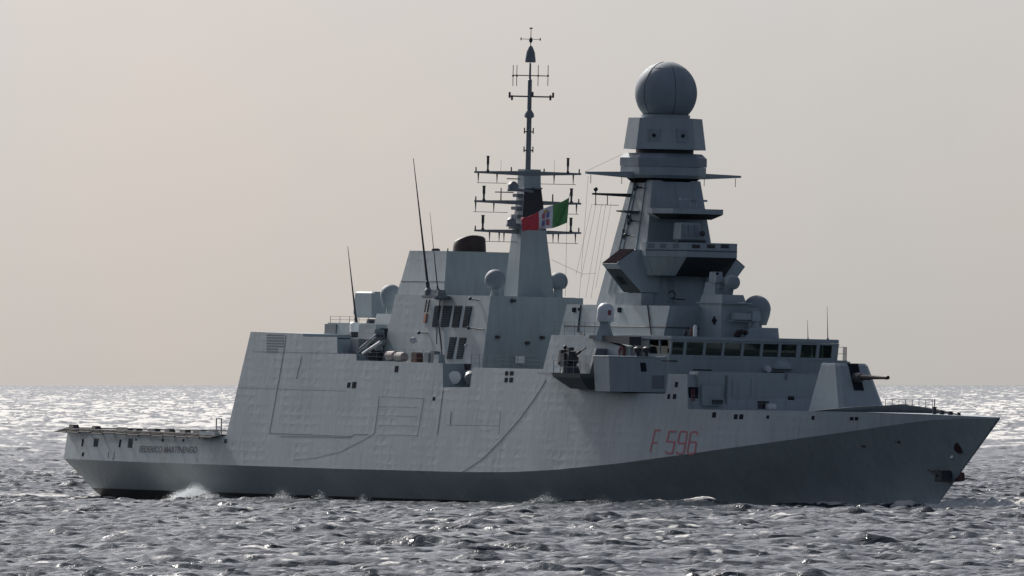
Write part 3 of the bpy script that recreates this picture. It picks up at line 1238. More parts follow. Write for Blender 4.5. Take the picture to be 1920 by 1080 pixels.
# turning head
zH0, zH1 = ZU(1245, 280.5, cuh), ZU(1245, 222, cuh)
hc = UV(1247, 250, 0.0)
n = MB()
n.lathe((hc, 0), [(2.2, zC3 - .02), (2.2, zH0 + .02)], 32)
n.build('turntable', 'dark', mast)
n = MB()
n.loft([oct_ring(hc, 2.98, 2.98, 1.95, zH0), oct_ring(hc, 2.66, 2.66, 1.72, zH1)])
head = n.build('radar_head', 'paint_flat', mast)
cph = .5 * (zH0 + zH1) - .15
for ang in (45, 0):
    d = Vector((math.cos(R(ang)), math.sin(R(ang)), 0))
    t = Vector((-d.y, d.x, 0))
    off = 2.88 if ang == 0 else 2.86
    if ang == 45:
        off = (2.85 + 2.85 - 1.85) / math.sqrt(2)
    c = Vector((hc, 0, cph)) + d * (off)
    w = .5
    n = MB()
    n.hexa([c - t * w - UP * w - d * .2, c + t * w - UP * w - d * .2, c + t * w + UP * w - d * .2, c - t * w + UP * w - d * .2],
           [c - t * w - UP * w + d * .06, c + t * w - UP * w + d * .06, c + t * w + UP * w - d * .02, c - t * w + UP * w - d * .02])
    p_ = n.build('sensor_panel', 'panel', head)
    n = MB()
    n.lathe_axis(c + d * .0, c + d * .12, [(0, .13), (1, .13)], 14)
    n.build('sensor_eye', 'hole', head)
rad = 2.36
zcR = ZU(1247, 174.4, hc)
n = MB()
n.ball((hc, 0, zcR), rad, -.72, 48, 28)
radome = n.build('radar_dome', 'dome', mast, angle=60)
n = MB()
n.lathe((hc, 0), [(1.88, zH1 - .02), (1.86, zcR - .70 * rad)], 40)
n.build('dome_ring', 'paint_flat', radome)
for a in (9, 72, 145, 215, 290):
    n = MB()
    pts = []
    for k in range(25):
        e = R(-44 + k * (44 + 82) / 24)
        pts.append((hc + (rad + .004) * math.cos(e) * math.cos(R(a)), (rad + .004) * math.cos(e) * math.sin(R(a)), zcR + (rad + .004) * math.sin(e)))
    n.path(pts, .028, 5)
    n.build('dome_seam', 'seam', radome)

for e_ in (52, -22):
    n = MB()
    pts = [(hc + (rad + .004) * math.cos(R(e_)) * math.cos(2 * math.pi * k / 48), (rad + .004) * math.cos(R(e_)) * math.sin(2 * math.pi * k / 48), zcR + (rad + .004) * math.sin(R(e_))) for k in range(49)]
    n.path(pts, .014, 5)
    n.build('dome_seam', 'panel', radome)
# cable runs up the starboard face of the tower
for f in (.22, .34, .72):
    n = MB()
    pts = []
    for k in range(7):
        z = zA + .8 + (zB - zA - 1.0) * k / 6
        w = mw(z)
        pts.append((w[0] + (w[1] - w[0]) * f, w[2] + .02, z))
    n.path(pts, .035, 5)
    n.build('cable_run', 'panel', mast)
# ladder up the front of the tower
n = MB()
for dv in (-.22, .22):
    n.tube((mw(zA + .2)[1] + .08, .9 + dv, zA + .1), (mw(zA + 3.2)[1] + .08, .9 + dv, zA + 3.2), .025, None, 5)
for k in range(10):
    z = zA + .3 + k * .3
    n.tube((mw(z)[1] + .08, .68, z), (mw(z)[1] + .08, 1.12, z), .018, None, 4)
n.build('ladder', 'panel', mast)
# wedge shaped bays either side of the tower
ztp, zti, zbt = ZU(1170, 467, 86.2), ZU(1160, 494, 86.2), ZU(1205, 548, 86.2)
for s in (1, -1):
    n = MB()
    uA = mw(ztp)[1] + .25
    uB = uA - 2.4
    tipv = 5.5
    P = [(2.0, ztp), (3.9 if s == 1 else 3.6, ztp), (tipv, zti), (3.55, zbt), (2.0, zbt)]
    n.hexa([(uB, s * p[0], p[1]) for p in P], [(uA + (.5 if i in (3, 4) else 0), s * p[0], p[1]) for i, p in enumerate(P)])
    w_ = n.build('sensor_bay', 'paint_flat', mast)
    # dark mesh over the upper slope
    nu = Vector((0, s * (ztp - zti), tipv - 3.9)).normalized()
    q = [Vector((uB + .06, s * 3.95, ztp)), Vector((uA - .06, s * 3.95, ztp)), Vector((uA - .06, s * (tipv - .03), zti)), Vector((uB + .06, s * (tipv - .03), zti))]
    g_ = MB()
    g_.hexa([p - nu * .05 for p in q], [p + nu * .04 for p in q])
    g_.build('mesh_screen', 'screen', w_)
    # shade on the bay's downward slope, painted as a dark panel
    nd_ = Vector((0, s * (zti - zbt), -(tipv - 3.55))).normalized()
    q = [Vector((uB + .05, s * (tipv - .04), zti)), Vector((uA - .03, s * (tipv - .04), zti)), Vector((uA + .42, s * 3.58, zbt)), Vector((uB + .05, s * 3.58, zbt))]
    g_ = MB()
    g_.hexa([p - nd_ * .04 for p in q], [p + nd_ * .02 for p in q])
    g_.build('bay_shade_panel', 'louvre', w_)
    # dark aperture on the downward outer face
    n = MB()
    def fp(f, g):
        p = Vector((0, tipv * s, zti)).lerp(Vector((0, 3.55 * s, zbt)), g)
        return Vector((uB + (uA - uB) * f, p.y, p.z))
    nn = Vector((0, s * (zti - zbt), -(tipv - 3.55))).normalized()
    q = [fp(.25, .45), fp(.7, .45), fp(.7, .72), fp(.25, .72)]
    n.hexa([p - nn * .05 for p in q], [p + nn * .03 for p in q])
    n.build('aperture', 'hole', w_)
    # step block under the bay
    n = MB()
    z1_ = ZU(1190, 548.5, 86)
    n.box(mw(zA)[1] - 4.2, mw(zA)[1] + .12, s * 3.05 - .5, s * 3.05 + .5, zA - .1, z1_ - .02)
    n.build('bay_plinth', 'paint', w_)

# forward platforms
def platform(name, plan_top, z_top, z_bot, soffit_in, ztow, mat='paint_flat'):
    n = MB()
    top = [(p[0], p[1], z_top) for p in plan_top]
    bot = [(p[0], p[1], z_bot) for p in plan_top]
    tow = [(p[0], p[1], ztow) for p in soffit_in]
    n.loft([tow, bot, top])
    o = n.build(name, mat, mast, angle=10)
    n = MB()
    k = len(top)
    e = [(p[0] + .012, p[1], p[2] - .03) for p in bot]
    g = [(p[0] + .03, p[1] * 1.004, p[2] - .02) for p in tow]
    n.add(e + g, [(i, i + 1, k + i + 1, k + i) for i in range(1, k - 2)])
    n.build('underside_shade', 'under', o)  # plate coloured dark to carry the shade beneath the platform
    return o


zPt, zPb, zPs = ZU(1300, 455, 89), ZU(1300, 482, 89), ZU(1212, 516, 86.8)
A_ = U(1211, 470, 86.2)
B_ = U(1289, 470, 89.6)
C_ = U(1382, 470, 89.6)
pl = [(85.0, A_[1] - .1), (A_[0], A_[1]), (B_[0], B_[1]), (C_[0], C_[1]), (86.2, -3.4), (85.0, -3.3)]
si = [(85.0, 3.0), (86.75, 3.05), (86.8, 1.2), (86.8, -1.6), (86.75, -2.9), (85.0, -2.9)]
lp = platform('mast_platform', pl, zPt, zPb, si, zPs)
# ledge line and vents
n = MB()
zl = ZU(1300, 470, 89.6)
q = [(p[0] * 1.0, p[1], zl) for p in pl[1:4]]
n.path(q, .05, 6)
n.build('ledge', 'seam', lp)
for x in (1221, 1243, 1267):
    f = (x - 1211) / (1289 - 1211)
    p = Vector(A_).lerp(Vector(B_), f)
    p.z = ZU(x, 461, p.x)
    d = (Vector(B_) - Vector(A_))
    d.z = 0
    d.normalize()
    nn = d.cross(UP)
    if nn.x < 0:
        nn = -nn
    n = MB()
    q = [p - d * .28 - UP * .16, p + d * .28 - UP * .16, p + d * .28 + UP * .16, p - d * .28 + UP * .16]
    n.hexa([a - nn * .05 for a in q], [a + nn * .02 for a in q])
    n.build('vent', 'mid', lp)
for x in (1305, 1333, 1359):
    n = MB()
    p = U(x, 462, B_[0])
    n.box(B_[0] - .05, B_[0] + .02, p[1] - .34, p[1] + .34, p[2] - .14, p[2] + .14)
    n.build('vent', 'dark', lp)
zQt, zQb, zQs = ZU(1300, 391.5, 88.5), ZU(1300, 401, 88.5), ZU(1222, 409, 86)
A2 = U(1223, 395, 85.8)
B2 = U(1262, 395, 88.4)
C2 = U(1356, 397, 88.4)
pl2 = [(84.8, A2[1] - .05), (A2[0], A2[1]), (B2[0], B2[1]), (C2[0], C2[1]), (86.0, -2.9), (84.8, -2.6)]
si2 = [(84.8, 2.1), (86.0, 2.2), (86.1, .8), (86.1, -1.2), (86.0, -2.1), (84.8, -2.0)]
mp_ = platform('mast_platform', pl2, zQt, zQb, si2, zQs)
# navigation radar scanner above mid platform and box below
n = MB()
c = U(1300, 391, 87.6)
n.lathe((87.6, c[1]), [(.28, c[2]), (.2, c[2] + .55), (.3, c[2] + .62), (.3, c[2] + .85)], 14)
n.build('radar_pedestal', 'paint_flat', mp_)
n = MB()
p = U(1275, 373, 87.6)
q = U(1325, 377, 87.6)
n.hexa([(87.4, p[1], p[2] - .07), (87.75, p[1], p[2] - .07), (87.75, q[1], q[2] - .07), (87.4, q[1], q[2] - .07)],
       [(87.45, p[1], p[2] + .08), (87.7, p[1], p[2] + .08), (87.7, q[1], q[2] + .08), (87.45, q[1], q[2] + .08)])
n.tube(U(1285, 371, 87.6), U(1285, 360, 87.6), .03)
n.build('radar_scanner', 'paint_flat', mp_)
n = MB()
a = U(1277, 449, 88.3)
c = U(1316, 418, 88.3)
n.box(86.9, 88.3, c[1], a[1], a[2], c[2], .1, .05)
eb = n.build('sensor_cabinet', 'paint_flat', lp, bevel=.05)
n = MB()
for k in range(3):
    x = 1284 + k * 11
    p = U(x, 433, 88.3)
    n.box(88.18, 88.33, p[1] - .17, p[1] + .17, p[2] - .42, p[2] + .42)
n.build('cabinet_door', 'dome', eb)
n = MB()
n.tube(U(1270, 452, 88.8), U(1322, 453, 88.8), .12, None, 8)
n.ball(U(1317, 438, 88.8), .22, -1, 12, 8)
n.build('searchlight', 'dark', lp)
# small fittings on the starboard flank of the tower
for (px, py) in ((1198, 351), (1186, 414), (1177, 441)):
    z = ZV(px, py, 2.4)
    w = mw(z)[2]
    c = V(px, py, w + .25)
    n = MB()
    n.tube((c[0], w - .1, c[2]), (c[0], w + .45, c[2]), .05, None, 6)
    n.ball((c[0], w + .45, c[2]), .15, -1, 10, 8)
    n.tube((c[0] - 1.0, w + .1, c[2] - .3), (c[0] - 1.0, w + .1, c[2] + .45), .09, None, 6)
    n.tube((c[0] - 1.0, w + .1, c[2]), (c[0] + .9, w + .12, c[2] - .06), .03, None, 6)
    n.build('navigation_light', 'dark', mast)
# starboard bracket with lamp and dipole frame
z = ZV(1180, 366, 2.3)
w = mw(z)[2]
cb = V(1183, 367, w)
n = MB()
vt2 = VU(1111, 361, cb[0])
n.hexa([(cb[0] - .12, w - .2, cb[2] - .12), (cb[0] + .12, w - .2, cb[2] - .12), (cb[0] + .1, vt2, cb[2] + .0), (cb[0] - .1, vt2, cb[2] + .0)],
       [(cb[0] - .12, w - .2, cb[2] + .16), (cb[0] + .12, w - .2, cb[2] + .16), (cb[0] + .1, vt2, cb[2] + .14), (cb[0] - .1, vt2, cb[2] + .14)])
brk = n.build('bracket', 'dark', mast)
n = MB()
vl = VU(1117, 355, cb[0])
n.tube((cb[0], vl, cb[2] + .1), (cb[0], vl, cb[2] + .28), .06)
n.ball((cb[0], vl, cb[2] + .42), .17, -1, 12, 8)
for x in (1117, 1139):
    vv = VU(x, 370, cb[0])
    n.tube((cb[0], vv, cb[2]), (cb[0], vv, cb[2] - .75), .035, None, 6)
n.tube((cb[0], VU(1113, 381, cb[0]), cb[2] - .75), (cb[0], VU(1160, 381, cb[0]), cb[2] - .75), .022, None, 6)
n.build('bracket_lamp', 'dark', brk)
n = MB()
z = ZV(1170, 396, 2.5)
w = mw(z)[2]
p = V(1200, 397, w)
n.hexa([(p[0] - 1.6, w - .2, p[2] - .16), (p[0], w - .2, p[2] - .12), (p[0] - .4, w + 1.2, p[2] - .02), (p[0] - 1.4, w + 1.3, p[2] - .02)],
       [(p[0] - 1.6, w - .2, p[2] + .06), (p[0], w - .2, p[2] + .06), (p[0] - .4, w + 1.2, p[2] + .08), (p[0] - 1.4, w + 1.3, p[2] + .08)])
n.build('bracket', 'dark', mast)
n = MB()
c = U(1258, 553, 86.8)
for k in range(12):
    a = math.pi * (.15 + k / 11 * 1.3)
    a2 = math.pi * (.15 + (k + 1) / 11 * 1.3)
    n.tube((86.95, c[1] + .28 * math.cos(a), c[2] + .28 * math.sin(a)), (86.95, c[1] + .28 * math.cos(a2), c[2] + .28 * math.sin(a2)), .05, None, 5)
n.tube((86.95, c[1], c[2] - .3), (86.95, c[1] - 1.1, c[2] - .32), .05, None, 5)
n.build('hose_reel', 'dark', mast)

# ---------------------------------------------------------------- director house forward of the mast
VH = 1.2
a0 = UV(1310, 600, VH)
a1 = UV(1352, 600, VH)
zr0 = zroof
zr1 = ZV(1335, 569, VH)
zr2 = ZV(1335, 552, VH)
zr3 = ZV(1335, 529, VH)
n = MB()
n.box(a0, a1, -1.15, VH, zr0 + .01, zr1)
n.box(a0 - .2, a1 + .35, -1.25, VH + .15, zr1 + .005, zr1 + .1)
n.hexa([(a0 + .1, -.9, zr1 + .11), (a1, -.9, zr1 + .11), (a1, VH, zr1 + .11), (a0 + .1, VH, zr1 + .11)],
       [(a0 + .3, -.7, zr2), (a1 - .1, -.7, zr2), (a1 - .1, VH - .1, zr2), (a0 + .3, VH - .1, zr2)])
n.hexa([(a0 + .3, .1, zr2 + .005), (a1 - 1.4, .1, zr2 + .005), (a1 - 1.4, VH - .15, zr2 + .005), (a0 + .3, VH - .15, zr2 + .005)],
       [(a0 + .5, .2, zr3), (a1 - 1.6, .2, zr3), (a1 - 1.6, VH - .25, zr3), (a0 + .5, VH - .25, zr3)])
dirh = n.build('director_house', 'paint_flat', ship)
n = MB()
c = V(1339, 601, VH + .03)
n.box(c[0] - .35, c[0] + .35, VH - .05, VH + .05, c[2] - .12, c[2] + .12)
n.box(c[0] - .14, c[0] + .14, VH - .05, VH + .052, c[2] - .3, c[2] + .3)
n.build('wall_box', 'hole', dirh)
# gyro director: box head, ball antenna
n = MB()
p = V(1344, 520, .7)
n.box(p[0] - .7, p[0] + .6, .45, 1.05, p[2] - .42, p[2] + .42, .05, .05)
n.box(p[0] + .1, p[0] + .5, -.1, .45, p[2] - .5, p[2] - .1)
n.lathe((p[0], .55), [(.42, zr3 - .5), (.4, p[2] - .3)], 14)
dr = n.build('fire_director', 'paint_flat', ship, bevel=.04)
n = MB()
c = V(1374, 530, .1)
n.lathe_axis((c[0] - .75, .15, c[2] + .05), (c[0] + .55, .1, c[2]), [(0, .3), (.2, .48), (.5, .56), (.75, .53), (.93, .36), (1.0, .1)], 20)
n.tube((c[0] - .3, .15, c[2] - .3), (c[0] - .5, .15, c[2] - .95), .3, .3)
n.build('tracking_dish', 'dome', dr)
n = MB()
n.tube(V(1337, 511, 1.3), V(1337, 500, 1.3), .03)
n.tube(V(1345, 511, 1.2), V(1345, 515, 1.2), .12)
n.build('camera_turret', 'hole', dr)
# second director lower down on its tapered stand
n = MB()
c = V(1412, 632, -1.0)
cw = UV(1412, 620, -1.0)
zp0, zp1 = zroof + .01, ZV(1412, 614, -1.0)
b_ = U(1396, 631, cw)
e_ = U(1461, 631, cw)
n.hexa([(cw - 1.3, e_[1], zp0), (cw, e_[1], zp0), (cw, b_[1], zp0), (cw - 1.3, b_[1], zp0)],
       [(cw - 1.1, e_[1] + .1, zp1), (cw, e_[1] + .1, zp1), (cw, b_[1] - .55, zp1), (cw - 1.1, b_[1] - .55, zp1)])
st = n.build('director_stand', 'paint_flat', ship)
n = MB()
pz0 = zp1
c = U(1416, 590, cw - .5)
n.lathe((cw - .5, c[1]), [(.32, pz0 - .02), (.24, pz0 + .55), (.3, pz0 + .6)], 14)
n.box(cw - .95, cw - .1, c[1] - .3, c[1] + .45, pz0 + .45, pz0 + 1.25, .05, .05)
a = U(1374, 590, cw - .5)
n.box(cw - .85, cw - .25, c[1] + .4, a[1], pz0 + .55, pz0 + 1.08, .04, .04)
n.tube((cw - .5, a[1] + .3, pz0 + .45), (cw - .5, c[1] + .2, pz0 + .45), .07)
n.build('optical_director', 'paint_flat', st, bevel=.04)
n = MB()
c = U(1390, 624, cw - .1)
for k in range(5):
    n.ball((cw - .1 + random.uniform(-.2, .2), c[1] + random.uniform(-.4, .4), zp0 + random.uniform(.15, .45)), .2, -1, 8, 6)
n.build('cable_drum', 'soot', st)


# ---------------------------------------------------------------- satellite domes
def dome(px, py, rpx, v, name='satellite_dome', mat='dome', cut=-.75, zbase=None, prad=.5, skirt=False, parent=None):
    u, _, z = V(px, py, v)
    r = rpx / PPM
    root = MB()
    if skirt:
        root.lathe((u, v), [(r * .72, z - r * 1.12), (r * .93, z - r * .45), (r, z)] + [(r * math.cos(a), z + r * math.sin(a)) for a in np.linspace(.1, 1.54, 12)], 32)
    else:
        root.ball((u, v, z), r, cut, 32, 20)
    d = root.build(name, mat, ship, angle=60)
    n = MB()
    zb = zbase if zbase is not None else z - r * 1.5
    zt = z + (cut * r if not skirt else -r * 1.1)
    n.lathe((u, v), [(prad * .9, zb), (prad * .7, zb + (zt - zb) * .7), (prad * .7, zt + .05)], 20)
    n.build('dome_pedestal', 'paint_flat', d)
    n = MB()
    a = R(-70)
    n.box(u - .02, u + r + .02, v - .12, v + .12, z - r * .55, z - r * .3)
    return d


zAD = ZV(880, 554, 6.2)      # roof of the aft deckhouse
dome(928.5, 525, 20, 4.6, zbase=zAD - .1, prad=.42)
dome(1047, 528, 18, -4.6, zbase=zAD - .9, prad=.5)
dome(733, 553, 20.5, 2.2, cut=-.9, skirt=True, zbase=ZV(734, 600, 2.2) - .4)
dome(1419, 580, 26, -4.4, skirt=True, zbase=zroof, prad=.6)
# white commercial dome on the starboard side
u, v, z = V(1135, 583, 8.2)
n = MB()
r = 15.5 / PPM
n.lathe((u, v), [(r * 1.02, z - .80), (r * 1.05, z - .75), (r, z)] + [(r * math.cos(a), z + .62 * math.sin(a) * 1.0) for a in np.linspace(.1, 1.54, 12)], 32)
wd = n.build('satellite_dome', 'white', ship, angle=60)
wd['label'] = 'small white dome with a red mark'
n = MB()
n.lathe((u, v), [(.85, z - 2.25), (.42, z - 1.0), (.5, z - .80)], 4)
n.build('dome_pedestal', 'paint_flat', wd)
n = MB()
zz = z - .10
for (a0_, a1_, z0_, z1_) in ((-16, 10, -.2, .2), ):
    ring0, ring1 = [], []
    for k in range(5):
        a = R(a0_ + (a1_ - a0_) * k / 4)
        ring0.append((u + (r * 1.03 + .01) * math.cos(a), v + (r * 1.03 + .01) * math.sin(a), zz - .22))
        ring1.append((u + (r * 1.03 + .01) * math.cos(a), v + (r * 1.03 + .01) * math.sin(a), zz + .16))
    n.add(ring0 + ring1, [(i, i + 1, 6 + i, 5 + i) for i in range(4)])
n.build('emblem_patch', 'mutedred', wd)
n = MB()
c = V(1150, 633, 8.2)
n.hexa([(c[0] - 3.2, 7.6, c[2] - .1), (c[0] + 3.4, 7.6, c[2] - .55), (c[0] + 3.4, 8.6, c[2] - .55), (c[0] - 3.2, 8.6, c[2] - .1)],
       [(c[0] - 3.2, 7.6, c[2] + .15), (c[0] + 3.4, 7.6, c[2] + .1), (c[0] + 3.4, 8.6, c[2] + .1), (c[0] - 3.2, 8.6, c[2] + .15)])
n.build('wing_shelter', 'dark', bridge)

# ---------------------------------------------------------------- starboard gun sponson
sp = MB()
ctr = H(1075, 700)
zs0, zs1, zs2 = ZV(1075, 729, 9.6), ZV(1075, 708, 10.2), ZV(1075, 700, 10.2)
su0, su1 = UV(1040, 705, 10.3), UV(1102, 705, 10.3)
inn = side(ctr[0], zs1) - .4
sp.loft([[(su0 + .9, inn, zs0), (su1 - .8, inn, zs0), (su1 - 1.3, 9.6, zs0), (su0 + 1.4, 9.6, zs0)],
         [(su0 + .2, inn, zs1), (su1, inn, zs1), (su1 - .4, 10.7, zs1), (su0 + .6, 10.7, zs1)],
         [(su0, inn, zs2), (su1 + .1, inn, zs2), (su1 - .3, 10.8, zs2), (su0 + .4, 10.8, zs2)]])
spon = sp.build('gun_sponson', 'gunmetal', ship, angle=10)
n = MB()
a = V(1007, 704, 10.0)
n.hexa([(a[0], 9.0, zs2 - .08), (su0 + .5, 9.0, zs2 - .25), (su0 + .5, 10.6, zs2 - .25), (a[0] + .6, 10.3, zs2 - .08)],
       [(a[0], 9.0, zs2 + .03), (su0 + .5, 9.0, zs2 + .03), (su0 + .5, 10.6, zs2 + .03), (a[0] + .6, 10.3, zs2 + .03)])
n.build('catwalk', 'mid', spon)
n = MB()
a = V(1110, 653, 9.6)
su = a[0]
n.hexa([(su - .3, 8.6, zs2 - .2), (su + .15, 8.6, zs2 - .2), (su + .15, 9.9, zs2 - .2), (su - .3, 9.9, zs2 - .2)],
       [(su - .2, 8.4, a[2]), (su + .15, 8.4, a[2]), (su + .15, 9.3, a[2]), (su - .2, 9.3, a[2])])
n.build('blast_screen', 'mid', spon)
rail(spon, [(su0 + .6, 10.7, zs2), (su1 - .5, 10.7, zs2)], .95, 1.0, .02, 2)
# 25 mm mounting
gc = (UV(1070, 690, 9.7), 9.7)
n = MB()
n.lathe(gc, [(.75, zs2), (.6, zs2 + .5), (.45, zs2 + .6), (.45, zs2 + .75)], 16)
mg = n.build('deck_gun', 'dark', ship)
n = MB()
n.box(gc[0] - .7, gc[0] + .5, 9.45, 9.62, zs2 + .6, zs2 + 1.6, .2, .02)
n.box(gc[0] - .7, gc[0] + .5, 10.0, 10.17, zs2 + .6, zs2 + 1.6, .2, .02)
n.box(gc[0] - .2, gc[0] + .6, 9.6, 10.0, zs2 + .85, zs2 + 1.3)
n.tube((gc[0] - .9, 10.2, zs2 + .7), (gc[0] + .2, 10.3, zs2 + 1.4), .16)
n.lathe((gc[0] - .3, 9.3), [(.38, zs2 + .75), (.38, zs2 + 1.25)], 14)
n.build('gun_cradle', 'dark', mg, bevel=.03)
n = MB()
n.tube((gc[0] - .2, 9.8, zs2 + 1.0), (gc[0] + 2.6, 9.8, zs2 + 1.95), .075, .05, 8)
n.tube((gc[0] + 1.2, 9.8, zs2 + 1.48), (gc[0] + 1.7, 9.8, zs2 + 1.65), .11, .11, 8)
n.tube((gc[0] - .2, 9.8, zs2 + 1.0), (gc[0] - 1.5, 9.8, zs2 + .8), .1, .06, 8)
n.build('gun_barrel', 'dark', mg)
n = MB()
n.box(gc[0] - .95, gc[0] - .55, 9.35, 10.35, zs2 + .75, zs2 + 1.75, .06, .1)
n.box(gc[0] - .35, gc[0] + .35, 10.2, 10.45, zs2 + .5, zs2 + 1.5, .08, .02)
n.box(gc[0] + .35, gc[0] + .75, 9.5, 10.3, zs2 + 1.0, zs2 + 1.65, .06, .08)
n.ball((gc[0] - .6, 9.9, zs2 + 1.95), .16, -1, 10, 8)
n.tube((gc[0] - .6, 9.9, zs2 + 1.3), (gc[0] - .6, 9.9, zs2 + 1.9), .06)
n.box(gc[0] + .1, gc[0] + .5, 9.7, 10.1, zs2 + 1.7, zs2 + 1.95)
n.build('gun_sight', 'dark', mg)

# ---------------------------------------------------------------- aft deckhouse
VA = 6.2
zda = ZV(880, 686, 7.0)
ca = V(920, 553, VA)
uaf = ca[0]
uaa = UV(737, 600, VA)
drop = zAD - zda
n = MB()
n.hexa([(uaa - .8, 0.0, zda - 2.3), (uaf + .35, 0.0, zda - 2.3), (uaf + .35, VA + (drop + 2.3) * TUM, zda - 2.3), (uaa - .8, VA + (drop + 2.3) * TUM, zda - 2.3)],
       [(uaa + .3, -1.1, zAD), (uaf, -1.1, zAD), (uaf, VA, zAD), (uaa + .3, VA, zAD)])
ad = n.build('aft_deckhouse', 'paint', ship)
n = MB()
n.hexa([(uaa - .8, -7.1, zda - 2.3), (uaf + .25, -7.1, zda - 2.3), (uaf + .25, 0, zda - 2.3), (uaa - .8, 0, zda - 2.3)],
       [(uaa + .3, -6.2, zAD - 1.7), (uaf - .05, -6.2, zAD - 1.7), (uaf - .05, -1.0, zAD - 1.7), (uaa + .3, -1.0, zAD - 1.7)])
n.build('port_wing', 'paint', ad)
n = MB()
n.box(uaf - 1.0, uaf - .3, -1.9, -1.0, zAD - .9, zAD - .02)
n.build('roof_step', 'paint_flat', ad)


def side_v(z):
    return VA + (zAD - z) * TUM


def ds(px, py):
    v = VA
    for _ in range(30):
        u, _, z = V(px, py, v)
        v = side_v(z)
    return Vector((u, v, z))


def side_panel(parent, name, mat, q, th=.03, dp=.06):
    P = [ds(*p) for p in q]
    nn = Vector((0, 1, TUM)).normalized()
    n = MB()
    n.hexa([p - nn * dp for p in P], [p + nn * th for p in P])
    return n.build(name, mat, parent)


for q in ([(810, 613), (820, 613), (827, 573), (816, 573)], [(826, 613), (841, 613), (848, 573), (831, 573)],
          [(847, 614), (860, 614), (867, 573), (853, 573)], [(867, 614), (878, 614), (886, 574), (873, 574)],
          [(838, 673), (848, 673), (857, 632), (844, 632)], [(855, 673), (867, 673), (875, 633), (862, 633)]):
    lo = side_panel(ad, 'louvre', 'louvre', q, .035)
    n = MB()
    for k in range(9):
        f = (k + .5) / 9
        a = ds(*[q[0][i] * (1 - f) + q[3][i] * f for i in (0, 1)])
        c = ds(*[q[1][i] * (1 - f) + q[2][i] * f for i in (0, 1)])
        n.tube(a + Vector((.08, .05, 0)), c + Vector((-.08, .05, 0)), .025, None, 4)
    n.build('slat', 'seam', lo)
side_panel(ad, 'fire_box', 'orange', [(795, 605), (799, 605), (802, 588), (798, 588)], .1)
# lamps and booms on the side
for (x0, y0, x1, y1) in ((840, 557, 848, 558), (888, 560, 898, 563), (885, 615, 908, 618), (792, 624, 803, 624)):
    n = MB()
    a = ds(x0, y0)
    c = ds(x1, y1)
    n.tube(a + Vector((0, .3, 0)), c + Vector((0, .05, 0)), .05, None, 6)
    n.ball(tuple(a + Vector((0, .3, 0))), .14, -1, 10, 8)
    n.build('lamp_arm', 'dark', ad)
n = MB()
a = ds(881, 648)
n.ball(tuple(a + Vector((0, .35, 0))), .13, -1, 10, 8)
a2 = ds(878, 676)
n.tube(a + Vector((0, .3, 0)), a2 + Vector((0, .4, 0)), .03, None, 6)
n.build('deck_lamp', 'white', ad)
# ladder on the side below whips
n = MB()
for dx in (0, 5):
    n.tube(ds(803 + dx, 562) + Vector((0, .12, 0)), ds(799 + dx, 585) + Vector((0, .12, 0)), .05, None, 6)
for k in range(5):
    f = k / 4
    n.tube(ds(803 - 4 * f, 562 + 23 * f) + Vector((0, .12, 0)), ds(808 - 4 * f, 562 + 23 * f) + Vector((0, .12, 0)), .03, None, 6)
n.build('ladder', 'dark', ad)
# cable bunch hanging from the whip base
n = MB()
n.path([ds(824, 600) + Vector((0, .15, 0)), ds(828, 618) + Vector((0, .2, 0)), ds(831, 640) + Vector((0, .2, 0)), ds(834, 666) + Vector((0, .25, 0))], .06, 6)
n.path([ds(829, 560) + Vector((0, .15, 0)), ds(823, 600) + Vector((0, .15, 0)), ds(822, 645) + Vector((0, .15, 0))], .04, 6)
n.build('cable', 'dark', ad)
# front face fittings
for px, py in ((932, 632), (1016, 633), (988, 643), (962, 564)):
    c = U(px, py, uaf + .15)
    n = MB()
    n.box(uaf, uaf + .42, c[1] - .16, c[1] + .16, c[2] - .12, c[2] + .12)
    n.build('floodlight', 'dark', ad, bevel=.03)
n = MB()
a = U(968, 681, uaf + .5)
c = U(984, 668, uaf + .5)
n.box(uaf + .3, uaf + .44, min(a[1], c[1]), max(a[1], c[1]), a[2], c[2])
n.build('notice_board', 'bright', ad)
# deck rail along the starboard side
pts = [H(px, py, -.2) for px, py in ((672, 676), (828, 681))]
rail(ship, pts, 1.0, 1.5, .014, 3)
pts = [H(px, py, -.2) for px, py in ((884, 689), (1014, 692))]
rail(ship, pts, 1.0, 1.3, .02, 3)
# deck clutter: life raft canisters, lockers
for px, py, v in ((735, 666, 7.9), (752, 668, 7.9)):
    u, _, z = V(px, py, v)
    n = MB()
    n.lathe_axis((u - .65, v, z - .05), (u + .65, v, z - .05), [(0, .2), (.06, .36), (.5, .38), (.94, .36), (1, .2)], 16)
    n.build('life_raft', 'canvas', ship)
for px, py, v, s_ in ((782, 667, 8.0, .5), (805, 668, 7.9, .45), (816, 662, 7.8, .4), (824, 670, 8.0, .45)):
    u, _, z = V(px, py, v)
    zf = ztop(u)
    n = MB()
    n.box(u - s_, u + s_, v - .3, v + .3, zf - .02, zf + random.uniform(.6, 1.1), .04, .04)
    n.build('deck_locker', random.choice(['paint_flat', 'mid', 'rust']), ship, bevel=.03)
c = V(774, 638, 7.4)
n = MB()
n.lathe_axis((c[0] - .1, 7.2, c[2]), (c[0] + .12, 7.5, c[2]), [(0, .12), (.5, .26), (1, .22)], 14)
n.tube((c[0], 7.2, c[2]), (c[0], 7.0, c[2] - .1), .05)
n.build('floodlight', 'white', ad)
